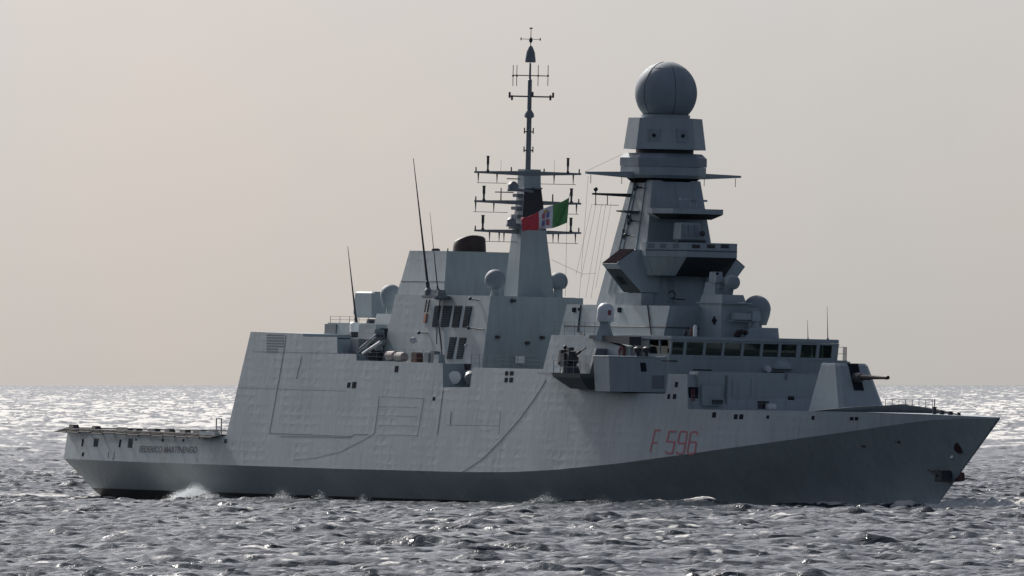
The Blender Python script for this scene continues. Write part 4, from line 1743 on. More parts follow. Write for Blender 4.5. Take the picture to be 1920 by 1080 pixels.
# boat bay in the notch
c = V(852, 708, 8.0)
n = MB()
n.lathe_axis((c[0] - .25, 7.75, c[2]), (c[0] + .15, 8.1, c[2]), [(0, .2), (.15, .50), (.85, .50), (1, .3)], 18)
n.build('fender', 'bright', ship)
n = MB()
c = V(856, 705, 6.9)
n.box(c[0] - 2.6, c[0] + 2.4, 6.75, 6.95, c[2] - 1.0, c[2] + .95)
n.build('boat_bay_shade', 'under', hull)  # dark sheet added to paint the shade inside the bay
n = MB()
c = V(868, 708, 7.4)
n.lathe_axis((c[0] - .2, 6.6, c[2] + .1), (c[0] + 1.1, 7.3, c[2] - .1), [(0, .4), (.5, .55), (1, .45)], 14)
n.build('winch_drum', 'mid', ship)

# ---------------------------------------------------------------- funnel
VF = 4.0
f0 = V(768, 470, VF)
f1 = V(838, 470, VF)
zf1 = f0[2]
n = MB()
zfb = zAD - 4.0
dF = (zf1 - zAD) * TUM
ring_t = [(f0[0], -VF, zf1), (f1[0], -VF, zf1), (f1[0], VF, zf1), (f0[0], VF, zf1)]
zmid = ZV(752, 527, VF + .3)
mA = UV(752, 527, VF + .3)
mA2 = UV(750, 530, VF + .3)
fB = f1[0] + (zf1 - zAD) * .14
ring_m = [(mA, -VF - .3, zmid), (f1[0] + .32, -VF - .3, zmid), (f1[0] + .32, VF + .3, zmid), (mA, VF + .3, zmid)]
wB = 4.62
uL = UV(733, 600, wB)
zL = ZV(733, 600, wB)
ring_n = [(mA - .12, -VF - .36, zmid - .25), (f1[0] + .38, -VF - .36, zmid - .25), (f1[0] + .38, VF + .36, zmid - .25), (mA - .12, VF + .36, zmid - .25)]
ring_b = [(uL, -4.5, zL), (fB + .45, -4.5, zL), (fB + .45, 4.62, zL), (uL, 4.62, zL)]
n.loft([ring_b, ring_n, ring_m, ring_t])
fun = n.build('funnel', 'paint', ship, angle=10)
# exhaust
cE = (UV(880, 470, 0.0), 0.0)
zE0 = zf1 - .05
n = MB()
zt0, zt1_ = ZV(852, 447, 0), ZV(898, 437, 0)
rE = 31 / PPM
ringb, ringt = [], []
nseg = 32
rings = [[], [], [], []]
for k in range(nseg):
    a = 2 * math.pi * k / nseg
    for j, (f, rr) in enumerate(((0, 1.03), (.55, 1.0), (.92, .97), (1, .86))):
        # mouth cut obliquely, higher to the right of the picture
        ca_, sa_ = math.cos(a), math.sin(a)
        du, dv = rr * rE * ca_ * 1.0, rr * rE * sa_
        xr = (du * math.cos(TH) - dv * math.sin(TH)) / rE
        ztop_ = 1.32 + .20 * xr - .34 * xr * xr
        rings[j].append((cE[0] + du, cE[1] + dv, zE0 + f * ztop_))
n.loft(rings)
n.build('exhaust_pipe', 'soot', fun, angle=50)
n = MB()
c = V(817, 470, .5)
n.lathe((c[0], .5), [(.32, zf1 - .05), (.34, zf1 + .1), (.3, zf1 + .22), (.12, zf1 + .27)], 18)
n.build('exhaust_cap', 'soot', fun)
n = MB()
n.tube((f1[0] - .05, VF - .1, zf1 - .02), (f1[0] - .05, VF - .1, zf1 + .2), .05)
n.build('lamp', 'dark', fun)
n = MB()
n.path([(mA - .02, VF + .3 + .01, zmid), (f1[0] + .32, VF + .31, zmid)], .03, 5)
n.build('ledge', 'seam', fun)

# ---------------------------------------------------------------- launcher recess and aft gun
# inner wall by the recess, platform behind it
n = MB()
p0 = V(604, 630, 4.5)
p1 = V(640, 603, 4.5)
zp = ZV(620, 605, 4.5)
zb0 = ZV(604, 632, 4.5) - .3
ue = UV(728, 610, 4.5)
us_ = UV(613, 605, 4.5)
n.hexa([(us_ - 1.0, -4.5, zb0), (ue, -4.5, zb0), (ue, 4.5, zb0), (us_ - 1.0, 4.5, zb0)],
       [(us_, -4.4, zp), (ue, -4.4, zp), (ue, 4.4, zp), (us_, 4.4, zp)])
pl_a = n.build('gun_platform', 'paint_flat', ship)
rail(pl_a, [(us_ + .2, 4.3, zp), (ue - .5, 4.3, zp)], .5, 1.6, .018, 2)
n = MB()
pa2 = V(622, 612, 4.56)
n.box(us_ - .35, us_ + 1.6, 4.40, 4.52, zb0 + .35, zp - .1)
n.build('side_locker', 'mid', pl_a)
n = MB()
c = V(700, 598, 1.5)
ugun = c[0]
n.lathe((ugun, 1.5), [(.6, zp - .05), (.5, zp + .35)], 16)
n.build('gun_ring', 'dark', pl_a)
# dark plate on the recess wall, launcher magazine beside the deckhouse
uw = prof[5][0]
front_plate(hull, 'louvre', 'louvre', uw + .03, 634, 634, 657, 661, .02)
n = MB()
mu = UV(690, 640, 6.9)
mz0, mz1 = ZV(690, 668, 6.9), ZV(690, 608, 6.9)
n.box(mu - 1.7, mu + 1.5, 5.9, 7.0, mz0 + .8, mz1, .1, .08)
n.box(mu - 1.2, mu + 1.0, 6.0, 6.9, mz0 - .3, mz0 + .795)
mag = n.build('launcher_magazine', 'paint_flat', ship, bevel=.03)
front_plate(mag, 'magazine_front_shade', 'under', mu + 1.42, 712, 616, 729, 648, .05)  # shaded front face painted as a dark plate
# deckhouse behind the recess
n = MB()
q0 = V(706, 588, 5.4)
uq = q0[0]
n.hexa([(uq - .2, -5, zda - .2), (uaa + 1, -5, zda - .2), (uaa + 1, 6.3, zda - .2), (uq - .2, 6.3, zda - .2)],
       [(uq, -5, q0[2]), (uaa + 1, -5, q0[2]), (uaa + 1, 5.4, q0[2]), (uq, 5.4, q0[2])])
n.build('aft_housing', 'paint', ship)
# turret
GV = -0.2
ugun = UV(703, 598, GV)
n = MB()
zt0_, zt1__ = ZV(700, 596, GV), ZV(700, 547, GV)
ag = MB()
uu0, uu1 = ugun - 2.1, ugun + 1.6
def ar(z, k, w):
    return [(uu0 + k, GV - w * .8, z), (uu0 + .3 + k, GV - w, z), (uu1 - .2 - k, GV - w, z), (uu1 - k, GV - w * .85, z), (uu1 - k, GV + w * .85, z), (uu1 - .2 - k, GV + w, z), (uu0 + .3 + k, GV + w, z), (uu0 + k, GV + w * .8, z)]
ag.loft([ar(zt0_, .3, .85), ar(zt0_ + .3, 0, 1.0), ar(zt1__ - .12, .18, .95), ar(zt1__, .3, .85)])
aft_gun = ag.build('aft_gun', 'paint_flat', ship, angle=10)
n = MB()
zz = ZV(672, 574, GV)
tp = V(667, 574, GV)
n.lathe_axis((uu0 + .4, GV, zz), (min(tp[0], uu0 - .6), GV, zz + .02), [(0, .16), (.5, .13), (1, .09)], 10)
n.build('gun_barrel', 'dark', aft_gun)
# decoy launcher: tubes in a frame on a trunnion
lc = V(700, 655, 7.3)
n = MB()
zfl = ztop(lc[0])
n.lathe((lc[0], 7.2), [(.75, zfl - .02), (.7, zfl + .35), (.4, zfl + .45), (.4, zfl + .95)], 16)
dl = n.build('decoy_launcher', 'dark', ship)
n = MB()
for dx in (-.75, .75):
    n.box(lc[0] + dx - .08, lc[0] + dx + .08, 6.85, 7.55, zfl + .5, zfl + 1.9, .02, .12)
n.box(lc[0] - .9, lc[0] + .95, 6.75, 7.7, zfl + 1.35, zfl + 2.15, .08, .08)
n.build('launcher_frame', 'paint_flat', dl, bevel=.03)
n = MB()
for i in range(4):
    for j in range(2):
        a = Vector((lc[0] - 1.75 + .0, 7.0 + .2 * i, zfl + .40 + .22 * j))
        d = Vector((2.9, 0, 1.15))
        n.tube(a, a + d, .10, None, 8)
n.build('launch_tube', 'mid', dl)
n = MB()
a = V(681, 663, 7.9)
c = V(714, 641, 7.9)
n.tube(a, c, .14, .14, 8)
n.build('loading_arm', 'white', dl)
n = MB()
c = V(668, 640, 7.6)
n.box(c[0] - .9, c[0] + .6, 6.9, 7.7, ztop(c[0]) + .0, c[2] + .2, .05, .05)
n.build('deck_locker', 'mid', ship, bevel=.04)
# aft whip on a sunlit drum; the shadow below is a dark cylinder
c = V(666, 614, 5.6)
zdr0, zdr1 = ZV(666, 660, 5.6), ZV(666, 604, 5.6)
n = MB()
n.lathe((c[0], 5.6), [(.42, zdr1 - .75), (.42, zdr1 - .08), (.3, zdr1)], 20)
n.build('antenna_drum', 'bright', ship)
n = MB()
n.lathe((c[0], 5.6), [(.36, zdr0 - 1.), (.36, zdr1 - .76)], 20)
n.build('drum_shadow', 'dark', ship)


def whip(px0, py0, px1, py1, v, r0, r1, base=None):
    a = Vector(V(px0, py0, v))
    # the whip leans in the plane of the picture, keep v
    c = Vector(V(px1, py1, v))
    n = MB()
    n.lathe_axis(a, c, [(0, r0 * 1.5), (.06, r0 * 1.5), (.065, r0), (.5, (r0 + r1) / 2), (1, r1)], 10)
    w_ = n.build('whip_antenna', 'wire', ship)
    if base:
        n = MB()
        n.lathe((a.x, v), [(base, a.z - base * 2.4), (base, a.z - .05), (base * .5, a.z + .15)], 14)
        n.build('antenna_base', 'mid', w_)
    return w_


whip(668, 604, 652, 462, 5.6, .085, .02)
whip(803, 543, 775, 297, 7.1, .10, .025, .28)
whip(821, 545, 806, 398, 6.9, .05, .012, .28)
n = MB()
c = V(815, 553, 7.0)
n.box(c[0] - 1.2, c[0] + 1.2, 5.9, 7.5, c[2] - .25, c[2] - .05)
n.box(c[0] - .6, c[0] + .9, 6.4, 7.2, c[2] - .05, c[2] + .4, .1, .1)
n.build('antenna_bracket', 'mid', ad)
whip(1515, 636, 1514, 600, -5.0, .03, .01, .07)
whip(1552, 637, 1551, 574, -6.5, .035, .01, .12)
whip(1219, 600, 1213, 570, 6.5, .02, .01)

# ---------------------------------------------------------------- aft mast
zM0 = zAD - .1
zM1 = ZU(996, 318, 61.0)
vb2, vt2_ = 1.6, .58
b1 = UV(970, 551, vb2)
b0_ = UV(944, 551, vb2)
t1_ = UV(985, 322, vt2_)
t0_ = UV(975, 322, vt2_)
am = MB()
am.hexa([(b0_, -vb2, zM0), (b1, -vb2, zM0), (b1, vb2, zM0), (b0_, vb2, zM0)],
        [(t0_, -vt2_, zM1), (t1_, -vt2_, zM1), (t1_, vt2_, zM1), (t0_, vt2_, zM1)])
amast = am.build('aft_mast', 'paint_flat', ship)


def aw(z):
    f = (z - zM0) / (zM1 - zM0)
    return (b0_ + (t0_ - b0_) * f, b1 + (t1_ - b1) * f, vb2 + (vt2_ - vb2) * f)


# soot-black panel on the front between the yards
z0_, z1_ = ZU(1000, 431, 62), ZU(1000, 353, 62)
n = MB()
w0, w1 = aw(z0_), aw(z1_)
n.hexa([(w0[1] - .1, -w0[2] - .012, z0_), (w0[1] + .012, -w0[2] - .012, z0_), (w0[1] + .012, w0[2] - .03, z0_), (w0[1] - .1, w0[2] - .03, z0_)],
       [(w1[1] - .1, -w1[2] - .012, z1_), (w1[1] + .012, -w1[2] - .012, z1_), (w1[1] + .012, w1[2] - .03, z1_), (w1[1] - .1, w1[2] - .03, z1_)])
n.build('blackened_panel', 'black', amast)
n = MB()
n.box(t0_ - .12, t1_ + .12, -.72, .72, zM1 - 1.25, zM1 + .03, .02, .02)
n.build('mast_cap', 'paint_flat', amast)


def yard(yl, yr, stubs, frames, umid):
    """athwartship yard from pixel 890,yl to 1088,yr with antennas standing on it and drop frames below"""
    A = Vector(U(890, yl, umid))
    B = Vector(U(1089, yr, umid))
    n = MB()
    C = (A + B) / 2
    for P in (A, B):
        n.hexa([P + Vector((-.09, 0, -.07)), P + Vector((.09, 0, -.07)), C + Vector((.15, 0, -.22)), C + Vector((-.15, 0, -.22))],
               [P + Vector((-.09, 0, .07)), P + Vector((.09, 0, .07)), C + Vector((.15, 0, .16)), C + Vector((-.15, 0, .16))])
    y = n.build('yard', 'mid', amast)
    for (px, top, r) in stubs:
        f = (px - 890) / 199
        p = A.lerp(B, f)
        h = (yl + (yr - yl) * f - top) / PPM
        m_ = MB()
        if r > .08:
            m_.lathe((p.x, p.y), [(r * 1.6, p.z + .02), (r * .7, p.z + h * .2), (r * .75, p.z + h * .45), (r, p.z + h * .5), (r, p.z + h * .93), (r * 1.3, p.z + h * .95), (r * 1.3, p.z + h)], 10)
        else:
            m_.tube(p, p + UP * h, r, r * .8, 6)
        m_.build('yard_antenna', 'dark', y)
    for (xs, xe, drop, xt) in frames:
        m_ = MB()
        zlow = A.z - drop / PPM
        P0 = A.lerp(B, (xs - 890) / 199)
        P1 = A.lerp(B, (xe - 890) / 199)
        m_.tube(P0 - UP * (drop / PPM), P1 - UP * (drop / PPM), .022, None, 5)
        for x in xt:
            p = A.lerp(B, (x - 890) / 199)
            m_.tube(p - UP * .05, p - UP * (drop / PPM), .07, .02, 6)
        m_.build('drop_frame', 'wire', y)
    return y


um = aw(ZU(990, 322, 61))[1]
yard(322.5, 326.5, [(892.5, 313, .06), (914.5, 292, .10), (939, 300, .012), (958.5, 313, .06), (1020, 316, .06), (1039, 300, .012), (1064.5, 296, .10), (1086, 317, .06)],
     [(895, 950, 20, (897, 932)), (1010, 1080, 20, (1039, 1075))], um)
um = aw(ZU(990, 380, 61))[1] - .4
yard(377, 382, [(892, 368, .06), (907, 348, .11), (939, 352, .05), (1036, 364, .06), (1071, 353, .11), (1085, 373, .06)],
     [(888, 952, 20, (892, 926)), (1062, 1085, 20, (1081,))], um)
um = aw(ZU(990, 436, 61))[1] - .6
yard(432, 437, [(891, 423, .06), (905, 403, .11), (1070, 408, .11), (1085, 427, .06)],
     [(894, 975, 20, (918, 936, 945)), (1024, 1084, 20, (1037, 1047, 1079))], um)
# lamps and scanners on the aft side of the mast
for (px, py, s_) in ((962, 352, .8), (959, 418, .68)):
    c = U(px, py, 60.2)
    n = MB()
    n.lathe((60.2, c[1]), [(.75 * s_, c[2] - .28), (.55 * s_, c[2] - .02), (.5 * s_, c[2] + .25), (.28 * s_, c[2] + .55 * s_), (.1, c[2] + .62 * s_)], 16)
    n.tube((60.2, c[1], c[2] - .1), (60.4, 0, c[2] - .25), .12)
    n.build('masthead_radar', 'mid', amast)
n = MB()
a = U(929, 360, 60.2)
c = U(962, 360, 60.2)
n.box(60.1, 60.3, c[1], a[1], a[2] - .04, a[2] + .04)
a = U(951, 335, 60.2)
c = U(975, 335, 60.2)
n.box(60.1, 60.3, c[1], a[1], a[2] - .04, a[2] + .04)
a = U(1000, 353, t1_ + .3)
c = U(1016, 353, t1_ + .3)
n.box(t1_ - .2, t1_ + .4, c[1], a[1], a[2] - .06, a[2] + .06)
n.build('small_platform', 'mid', amast)
n = MB()
for py in (366, 390, 405, 426):
    z = ZU(970, py, 60)
    w = aw(z)
    n.box(w[0] + .1, w[1] - .2, w[2] - .05, w[2] + .22 + .1 * (py % 4), z - .14, z + .12)
n.build('cable_box', 'mid', amast, bevel=.03)

# topmast
ctm = UV(990, 318, 0.0)
tm = MB()
zt = lambda py: ZU(992, py, ctm)
tm.lathe((ctm, 0), [(.21, zM1 - .1), (.20, zt(260)), (.19, zt(222)), (.40, zt(219)), (.36, zt(213)), (.17, zt(206)), (.16, zt(150)), (.09, zt(148)), (.07, zt(118))], 14)
top = tm.build('topmast', 'mid', amast)
n = MB()
n.lathe((ctm, 0), [(.40, zt(117)), (.41, zt(113)), (.33, zt(98)), (.2, zt(90)), (.1, zt(86))], 18)
n.build('masthead_beacon', 'mid', top)
n = MB()
n.tube((ctm, 0, zt(87)), (ctm, 0, zt(51)), .035, .025, 6)
n.lathe((ctm, 0), [(.06, zt(80)), (.14, zt(77)), (.14, zt(73)), (.06, zt(70))], 10)
p = U(977, 73, ctm)
q = U(1013, 74, ctm)
n.tube(p, q, .022, None, 6)
n.tube((ctm, p[1], p[2] - .1), (ctm, p[1], p[2] + .12), .045)
n.tube((ctm, q[1], q[2] - .1), (ctm, q[1], q[2] + .12), .045)
n.tube((ctm, .12, zt(53)), (ctm, -.12, zt(53)), .05)
n.build('wind_vane', 'wire', top)
n = MB()
p = U(961, 141, ctm)
q = U(1029, 142.5, ctm)
n.tube(p, q, .04, None, 6)
for x in (962, 969, 1009, 1027.5):
    c = U(x, 142, ctm)
    n.tube((ctm, c[1], c[2] - .78), (ctm, c[1], c[2] + .82), .028, None, 6)
    n.ball((ctm, c[1], c[2]), .09, -1, 8, 6)
n.build('dipole_array', 'wire', top)
n = MB()
p = U(954, 180, ctm)
q = U(1038, 182, ctm)
n.tube(p, q, .06, None, 6)
for x, a, c in ((955.5, -.1, .35), (960, -.28, .1), (1032, -.3, .1), (1037, -.1, .3)):
    k = U(x, 181, ctm)
    n.tube((ctm, k[1], k[2] + a), (ctm, k[1], k[2] + c), .085, None, 8)
n.build('upper_yard', 'dark', top)
for py in (247, 282):
    n = MB()
    for s in (-1, 1):
        n.tube((ctm, 0, zt(py)), (ctm, s * .38, zt(py)), .05)
        n.tube((ctm, s * .38, zt(py) - .15), (ctm, s * .38, zt(py) + .3), .05)
    n.build('whip_bracket', 'dark', top)
n = MB()
n.tube((ctm, -.25, zt(172)), (ctm, -.25, zt(180)), .09)
n.build('top_lamp', 'dark', top)

# ---------------------------------------------------------------- rigging between the masts
def wire(name, pts, r=.012, parent=ship):
    n = MB()
    n.path([Vector(p) for p in pts], r, 5)
    return n.build(name, 'wire', parent)


for (xa, ya, xb, yb) in ((1103, 330, 1086, 560), (1136, 382, 1108, 560), (1128, 382, 1098, 560), (1146, 382, 1117, 540), (1118, 381, 1090, 520), (1110, 382, 1080, 515)):
    p = Vector(U(xa, ya, cuh if ya < 340 else cb[0]))
    q = Vector(U(xb, yb, 80.0))
    wire('halyard', [p, q], .010)
m_a = Vector(U(1034, 487, 62))
m_b = Vector(U(1093, 514, 72))
m_c = Vector(U(1118, 512, 82))
wire('stay', [m_a, m_b, m_c], .014)
wire('stay', [Vector(U(1097, 322, cuh)), Vector(U(1165, 290, cuh))], .010)

# ---------------------------------------------------------------- ensign (a separate thing, hanging on its halyard)
def flag_build():
    nx, ny = 60, 26
    me_v, me_f, cols_ = [], [], []
    u_h = 64.2
    # corner pixels: green hoist at the right, red fly at the left, lower
    TLr, TRr = np.array((977, 408.5)), np.array((1067, 370.5))
    BLr, BRr = np.array((980, 433.5)), np.array((1063, 415.5))
    for j in range(ny + 1):
        g = j / ny
        for i in range(nx + 1):
            f = i / nx
            p = (TLr * (1 - f) + TRr * f) * (1 - g) + (BLr * (1 - f) + BRr * f) * g
            sag = 5.0 * math.sin(math.pi * f) * (.35 + .65 * g)
            wav = math.sin(f * 11.0 + g * 2.2) * .34 * (1.05 - f * .8) + .16 * math.sin(f * 19 + g * 4)
            px = p[0]
            py = p[1] + sag * 1.2 + 2.6 * math.sin(f * 9.0 + g * .8) * (1 - f * .8) + 5 * g * max(0, f - .6) - 4.5 * g * math.exp(-((f - .12) / .12) ** 2)
            q = U(px, py, u_h + wav)
            me_v.append((q[0] - U0, -q[1], q[2]))
    mi = []
    names = ['red', 'white', 'green', 'crest_red', 'crest_blue', 'crest_gold']
    for j in range(ny):
        for i in range(nx):
            a = j * (nx + 1) + i
            me_f.append((a, a + 1, a + nx + 2, a + nx + 1))
            f = (i + .5) / nx
            g = (j + .5) / ny
            k = 0 if f < .36 else (1 if f < .67 else 2)
            if k == 1:
                ff = (f - .36) / .31
                if .22 < ff < .78 and .22 < g < .86:
                    # quartered shield
                    a_, c_ = ff > .5, g > .54
                    k = 3 if a_ == c_ else 4
                    if (abs(ff - .5) < .07 or abs(g - .54) < .045):
                        k = 1
                elif .32 < ff < .68 and .1 < g <= .22:
                    k = 5
            mi.append(k)
    me = bpy.data.meshes.new('naval_ensign')
    me.from_pydata(me_v, [], me_f)
    for nm, c in (('flag_red', (.40, .035, .055)), ('flag_white', (.52, .53, .58)), ('flag_green', (.085, .225, .085)), ('crest_red', (.38, .10, .14)),
                  ('crest_blue', (.16, .18, .36)), ('crest_gold', (.45, .30, .10))):
        m = simple(nm, c, .75, 0, .08, 3)
        b = m.node_tree.nodes['Principled BSDF']
        b.inputs['Transmission Weight'].default_value = 0.0
        me.materials.append(m)
    for p, k in zip(me.polygons, mi):
        p.material_index = k
    me.shade_smooth()
    o = bpy.data.objects.new('naval_ensign', me)
    COL.objects.link(o)
    o.rotation_mode = 'QUATERNION'
    o.rotation_quaternion = ROLL
    so = o.modifiers.new('thickness', 'SOLIDIFY')
    so.thickness = .02
    o['label'] = 'green white and red naval ensign with crest flying from the aft mast'
    o['category'] = 'flag'
    return o


flag = flag_build()
n = MB()
p = Vector(U(1070, 357, 64.2))
n.tube(p, Vector(U(1067, 370, 64.2)), .02)
n.tube(Vector(U(1067, 370, 64.2)), Vector(U(1063, 416, 64.2)), .022)
n.tube(Vector(U(1063, 416, 64.2)), Vector(U(1060, 555, 64.2)), .012)
n.build('flag_halyard', 'wire', ship)


# ---------------------------------------------------------------- the sea
def ocean(N, L, hs, lp, wind, spread, seed, cut=0.0):
    """random sea surface from a wind-wave spectrum; returns height, sideways displacement"""
    rng = np.random.default_rng(seed)
    k1 = np.fft.fftfreq(N, L / N) * 2 * np.pi
    kx, ky = np.meshgrid(k1, k1, indexing='xy')
    k = np.sqrt(kx * kx + ky * ky)
    k[0, 0] = 1
    kp = 2 * np.pi / lp
    ang = np.arctan2(ky, kx) - wind
    D = np.abs(np.cos(ang / 2)) ** (2 * spread)
    S = k ** -3.55 * np.exp(-1.1 * (kp / k) ** 2) * D
    S *= np.exp(-(k * (L / N) * .45) ** 2)
    if cut > 0:
        S *= 1 - np.exp(-(k / cut) ** 4)
    S[0, 0] = 0
    A = np.sqrt(S / k) * (rng.normal(size=(N, N)) + 1j * rng.normal(size=(N, N)))
    h = np.fft.ifft2(A)
    s = hs / 4 / h.real.std()
    dx = np.fft.ifft2(-1j * kx / k * A).real * s
    dy = np.fft.ifft2(-1j * ky / k * A).real * s
    return h.real * s, dx, dy


def sample(field, L, x, y):
    N = field.shape[0]
    fx = (x / L * N) % N
    fy = (y / L * N) % N
    i = np.floor(fx).astype(int)
    j = np.floor(fy).astype(int)
    a = fx - i
    b_ = fy - j
    i0, j0 = i % N, j % N
    i1, j1 = (i0 + 1) % N, (j0 + 1) % N
    return ((field[j0, i0] * (1 - a) + field[j0, i1] * a) * (1 - b_) + (field[j1, i0] * (1 - a) + field[j1, i1] * a) * b_)


RIPF = 1.0
RFAR = 0.34


def build_sea():
    f2 = np.array((VD.x, VD.y))
    r2 = np.array((RT.x, RT.y))
    c2 = np.array((CAM.x, CAM.y))
    # rows: distance from the camera's foot
    d = [300., 500., 650., 760.]
    x = 820.0
    while x < 1900:
        d.append(x)
        x += .38
    st = .55
    while x < 9000:
        d.append(x)
        x += st
        st *= 1.0015
    while x < 40000:
        d.append(x)
        x += st
        st *= 1.012
    while x < 260000:
        d.append(x)
        x *= 1.06
    d = np.array(d)
    fine = np.tan(np.radians(np.linspace(-2.0, 2.0, 760)))
    coarse = np.tan(np.radians(np.array([2.2, 2.6, 3.2, 4.5, 7, 12, 20, 35, 55, 75])))
    t = np.concatenate((-coarse[::-1], fine, coarse))
    Dm, Tm = np.meshgrid(d, t, indexing='ij')
    jit = RNG.uniform(-.5, .5, size=Dm.shape)
    lat = Dm * Tm
    X = c2[0] + f2[0] * Dm + r2[0] * lat
    Y = c2[1] + f2[1] * Dm + r2[1] * lat
    wdir = math.atan2(-f2[1], -f2[0]) + 0.25
    h1, x1, y1 = ocean(1024, 410., 0.64, 18., wdir, 4.0, 3)
    h2, x2, y2 = ocean(1024, 97., 0.37, 2.6, wdir - .18, 22.0, 5, 2 * np.pi / 9)
    h3, x3, y3 = ocean(512, 37., 0.13, 1.0, wdir + .08, 16.0, 9, 2 * np.pi / 3)
    h4, x4, y4 = ocean(1024, 900., 1.2, 20., wdir, 1.5, 13)
    open_ = np.clip((Dm - 1700) / 2000, 0, 1)
    amp = np.where(np.abs(Tm) > math.tan(R(2.3)), .25, 1.0) * np.where(Dm < 780, .4, 1.0)
    far = np.clip(1.0 - (Dm - 30000) / 20000, 0, 1)
    mid = np.clip((12000 - Dm) / 6000, 0, 1)
    near = np.clip((3000 - Dm) / 1000, 0, 1)
    # gusts: rougher and smoother patches, drawn out down wind
    gu = sample(h4, 900., X * 3.1 + Y * .7, Y * 2.3 - X * .5) / h4.std() * .6 + sample(h1, 410., X * .9, Y * .9 + 60) / h1.std() * .5
    gust = np.clip(1.0 + .36 * gu, .35, 1.7)
    uq, vq = X + U0 - US, -Y
    slick = np.exp(-((vq + 4) / 16) ** 4) * np.clip((4 - uq) / 8, 0, 1)
    gust = gust * (1 - .6 * slick)
    mid = mid * gust
    near = near * gust
    Z = sample(h1, 410., X, Y) * amp * far + sample(h2, 97., X, Y) * amp * mid + sample(h3, 37., X, Y) * amp * near
    DX = (sample(x1, 410., X, Y) * 1.0 * far + sample(x2, 97., X, Y) * .8 * mid + sample(x3, 37., X, Y) * .6 * near) * amp
    DY = (sample(y1, 410., X, Y) * 1.0 * far + sample(y2, 97., X, Y) * .8 * mid + sample(y3, 37., X, Y) * .6 * near) * amp
    Z += sample(h4, 900., X, Y) * amp * open_ * far
    DX += sample(x4, 900., X, Y) * amp * open_ * far
    DY += sample(y4, 900., X, Y) * amp * open_ * far
    # ship-made waves and foam, in ship coordinates
    uu, vv = (X + U0 - US) / (UB - US) * 140.0, -Y
    wl = np.interp(uu, [0, 10, 30, 60, 80, 92, 102, 110, 118, 126, 130], [7.5, 7.9, 8.2, 8.2, 7.8, 6.9, 5.6, 4.4, 2.8, 1.4, 0.3])
    dist = np.abs(vv) - wl
    along = (uu > -1) & (uu < 132)
    # bow wave: crest running aft from the stem
    bow = np.exp(-((np.abs(vv) - (.4 + (130 - uu) * .22)) / 1.5) ** 2) * np.clip((131 - uu) / 3, 0, 1) * np.exp(-np.clip(130 - uu, 0, 99) / 30)
    Z += .20 * bow * (uu < 131)
    # hull pushes a hump near the middle
    Z += .22 * np.exp(-((uu - 88) / 5) ** 2) * np.exp(-np.clip(dist, 0, 99) / 3.) * (dist > -2)
    Z += .20 * np.exp(-((uu - 55) / 4) ** 2) * np.exp(-np.clip(dist, 0, 99) / 2.5) * (dist > -2)
    n1 = sample(h2, 97., X * 2.3 + 11, Y * 2.3)
    n1 = n1 / h2.std()
    foam_glint = np.zeros_like(Z)
    foam_glint = np.maximum(foam_glint, np.clip(bow * 1.7 + .45 * n1 - .6, 0, 1))
    # broken water along the side
    edge = np.exp(-np.clip(dist, 0, 99) / 1.1) * (dist > -1.5) * along
    foam_glint = np.maximum(foam_glint, np.clip(edge * (.62 + .5 * n1) - .25, 0, 1))
    # wake astern: smooth-ish pale strip
    wake = np.clip((2 - uu) / 4, 0, 1) * np.exp(-(vv / (10 + np.clip(-uu, 0, 400) * .12)) ** 4) * np.exp(-np.clip(-uu, 0, 900) / 220)
    foam_glint = np.maximum(foam_glint, np.clip(wake * (.95 + .35 * n1), 0, 1))
    Z *= 1 - .5 * wake
    # bow churn ahead/port of the stem
    churn = np.exp(-((uu - 131) / 6) ** 2) * np.exp(-((vv + 4) / 6) ** 2)
    foam_glint = np.maximum(foam_glint, np.clip(churn * 1.5 + .35 * n1 - .45, 0, 1))
    Z += .3 * churn * n1.clip(-1, 2)
    # far sun glitter, painted as pale foam on the open-water crests
    c4 = sample(h4, 900., X, Y) / h4.std() + .55 * n1
    foam_glint = np.maximum(foam_glint, np.clip((c4 - 1.2) * .55, 0, .9) * open_)
    # froth round the discharge on the quarter and along the side
    foam_glint = np.maximum(foam_glint, np.clip(1.6 * np.exp(-((uu - 21.5) / 6) ** 2 - ((vv - 10.5) / 2.2) ** 2) + .3 * n1 - .45, 0, 1))
    # whitecaps where crests pinch
    cr_ = sample(h1, 410., X, Y) / h1.std() + .6 * sample(h2, 97., X, Y) / h2.std()
    foam_glint = np.maximum(foam_glint, np.clip((cr_ - 3.9) * .5, 0, .5) * (Dm < 9000))
    Z -= .30
    X = X + DX
    Y = Y + DY
    nr, nc = Dm.shape
    co = np.stack((X, Y, Z), -1).reshape(-1, 3).astype(np.float32)
    me = bpy.data.meshes.new('sea')
    me.vertices.add(nr * nc)
    me.vertices.foreach_set('co', co.ravel())
    i = np.arange(nr * nc).reshape(nr, nc)
    q = np.stack((i[:-1, :-1], i[:-1, 1:], i[1:, 1:], i[1:, :-1]), -1).reshape(-1, 4)
    nf = len(q)
    me.loops.add(nf * 4)
    me.loops.foreach_set('vertex_index', q.ravel().astype(np.int32))
    me.polygons.add(nf)
    me.polygons.foreach_set('loop_start', (np.arange(nf) * 4).astype(np.int32))
    me.polygons.foreach_set('loop_total', np.full(nf, 4, np.int32))
    me.polygons.foreach_set('use_smooth', np.ones(nf, bool))
    me.update(calc_edges=True)
    at = me.attributes.new('foam_glint', 'FLOAT', 'POINT')
    at.data.foreach_set('value', foam_glint.ravel().astype(np.float32))
    at = me.attributes.new('ripple', 'FLOAT', 'POINT')
    rip = 1 - RIPF * np.clip((Dm - 1500) / 2500, 0, 1)
    at.data.foreach_set('value', rip.ravel().astype(np.float32))
    o = bpy.data.objects.new('sea', me)
    COL.objects.link(o)
    o['kind'] = 'structure'
    m, nd, b = new_mat('sea_water')
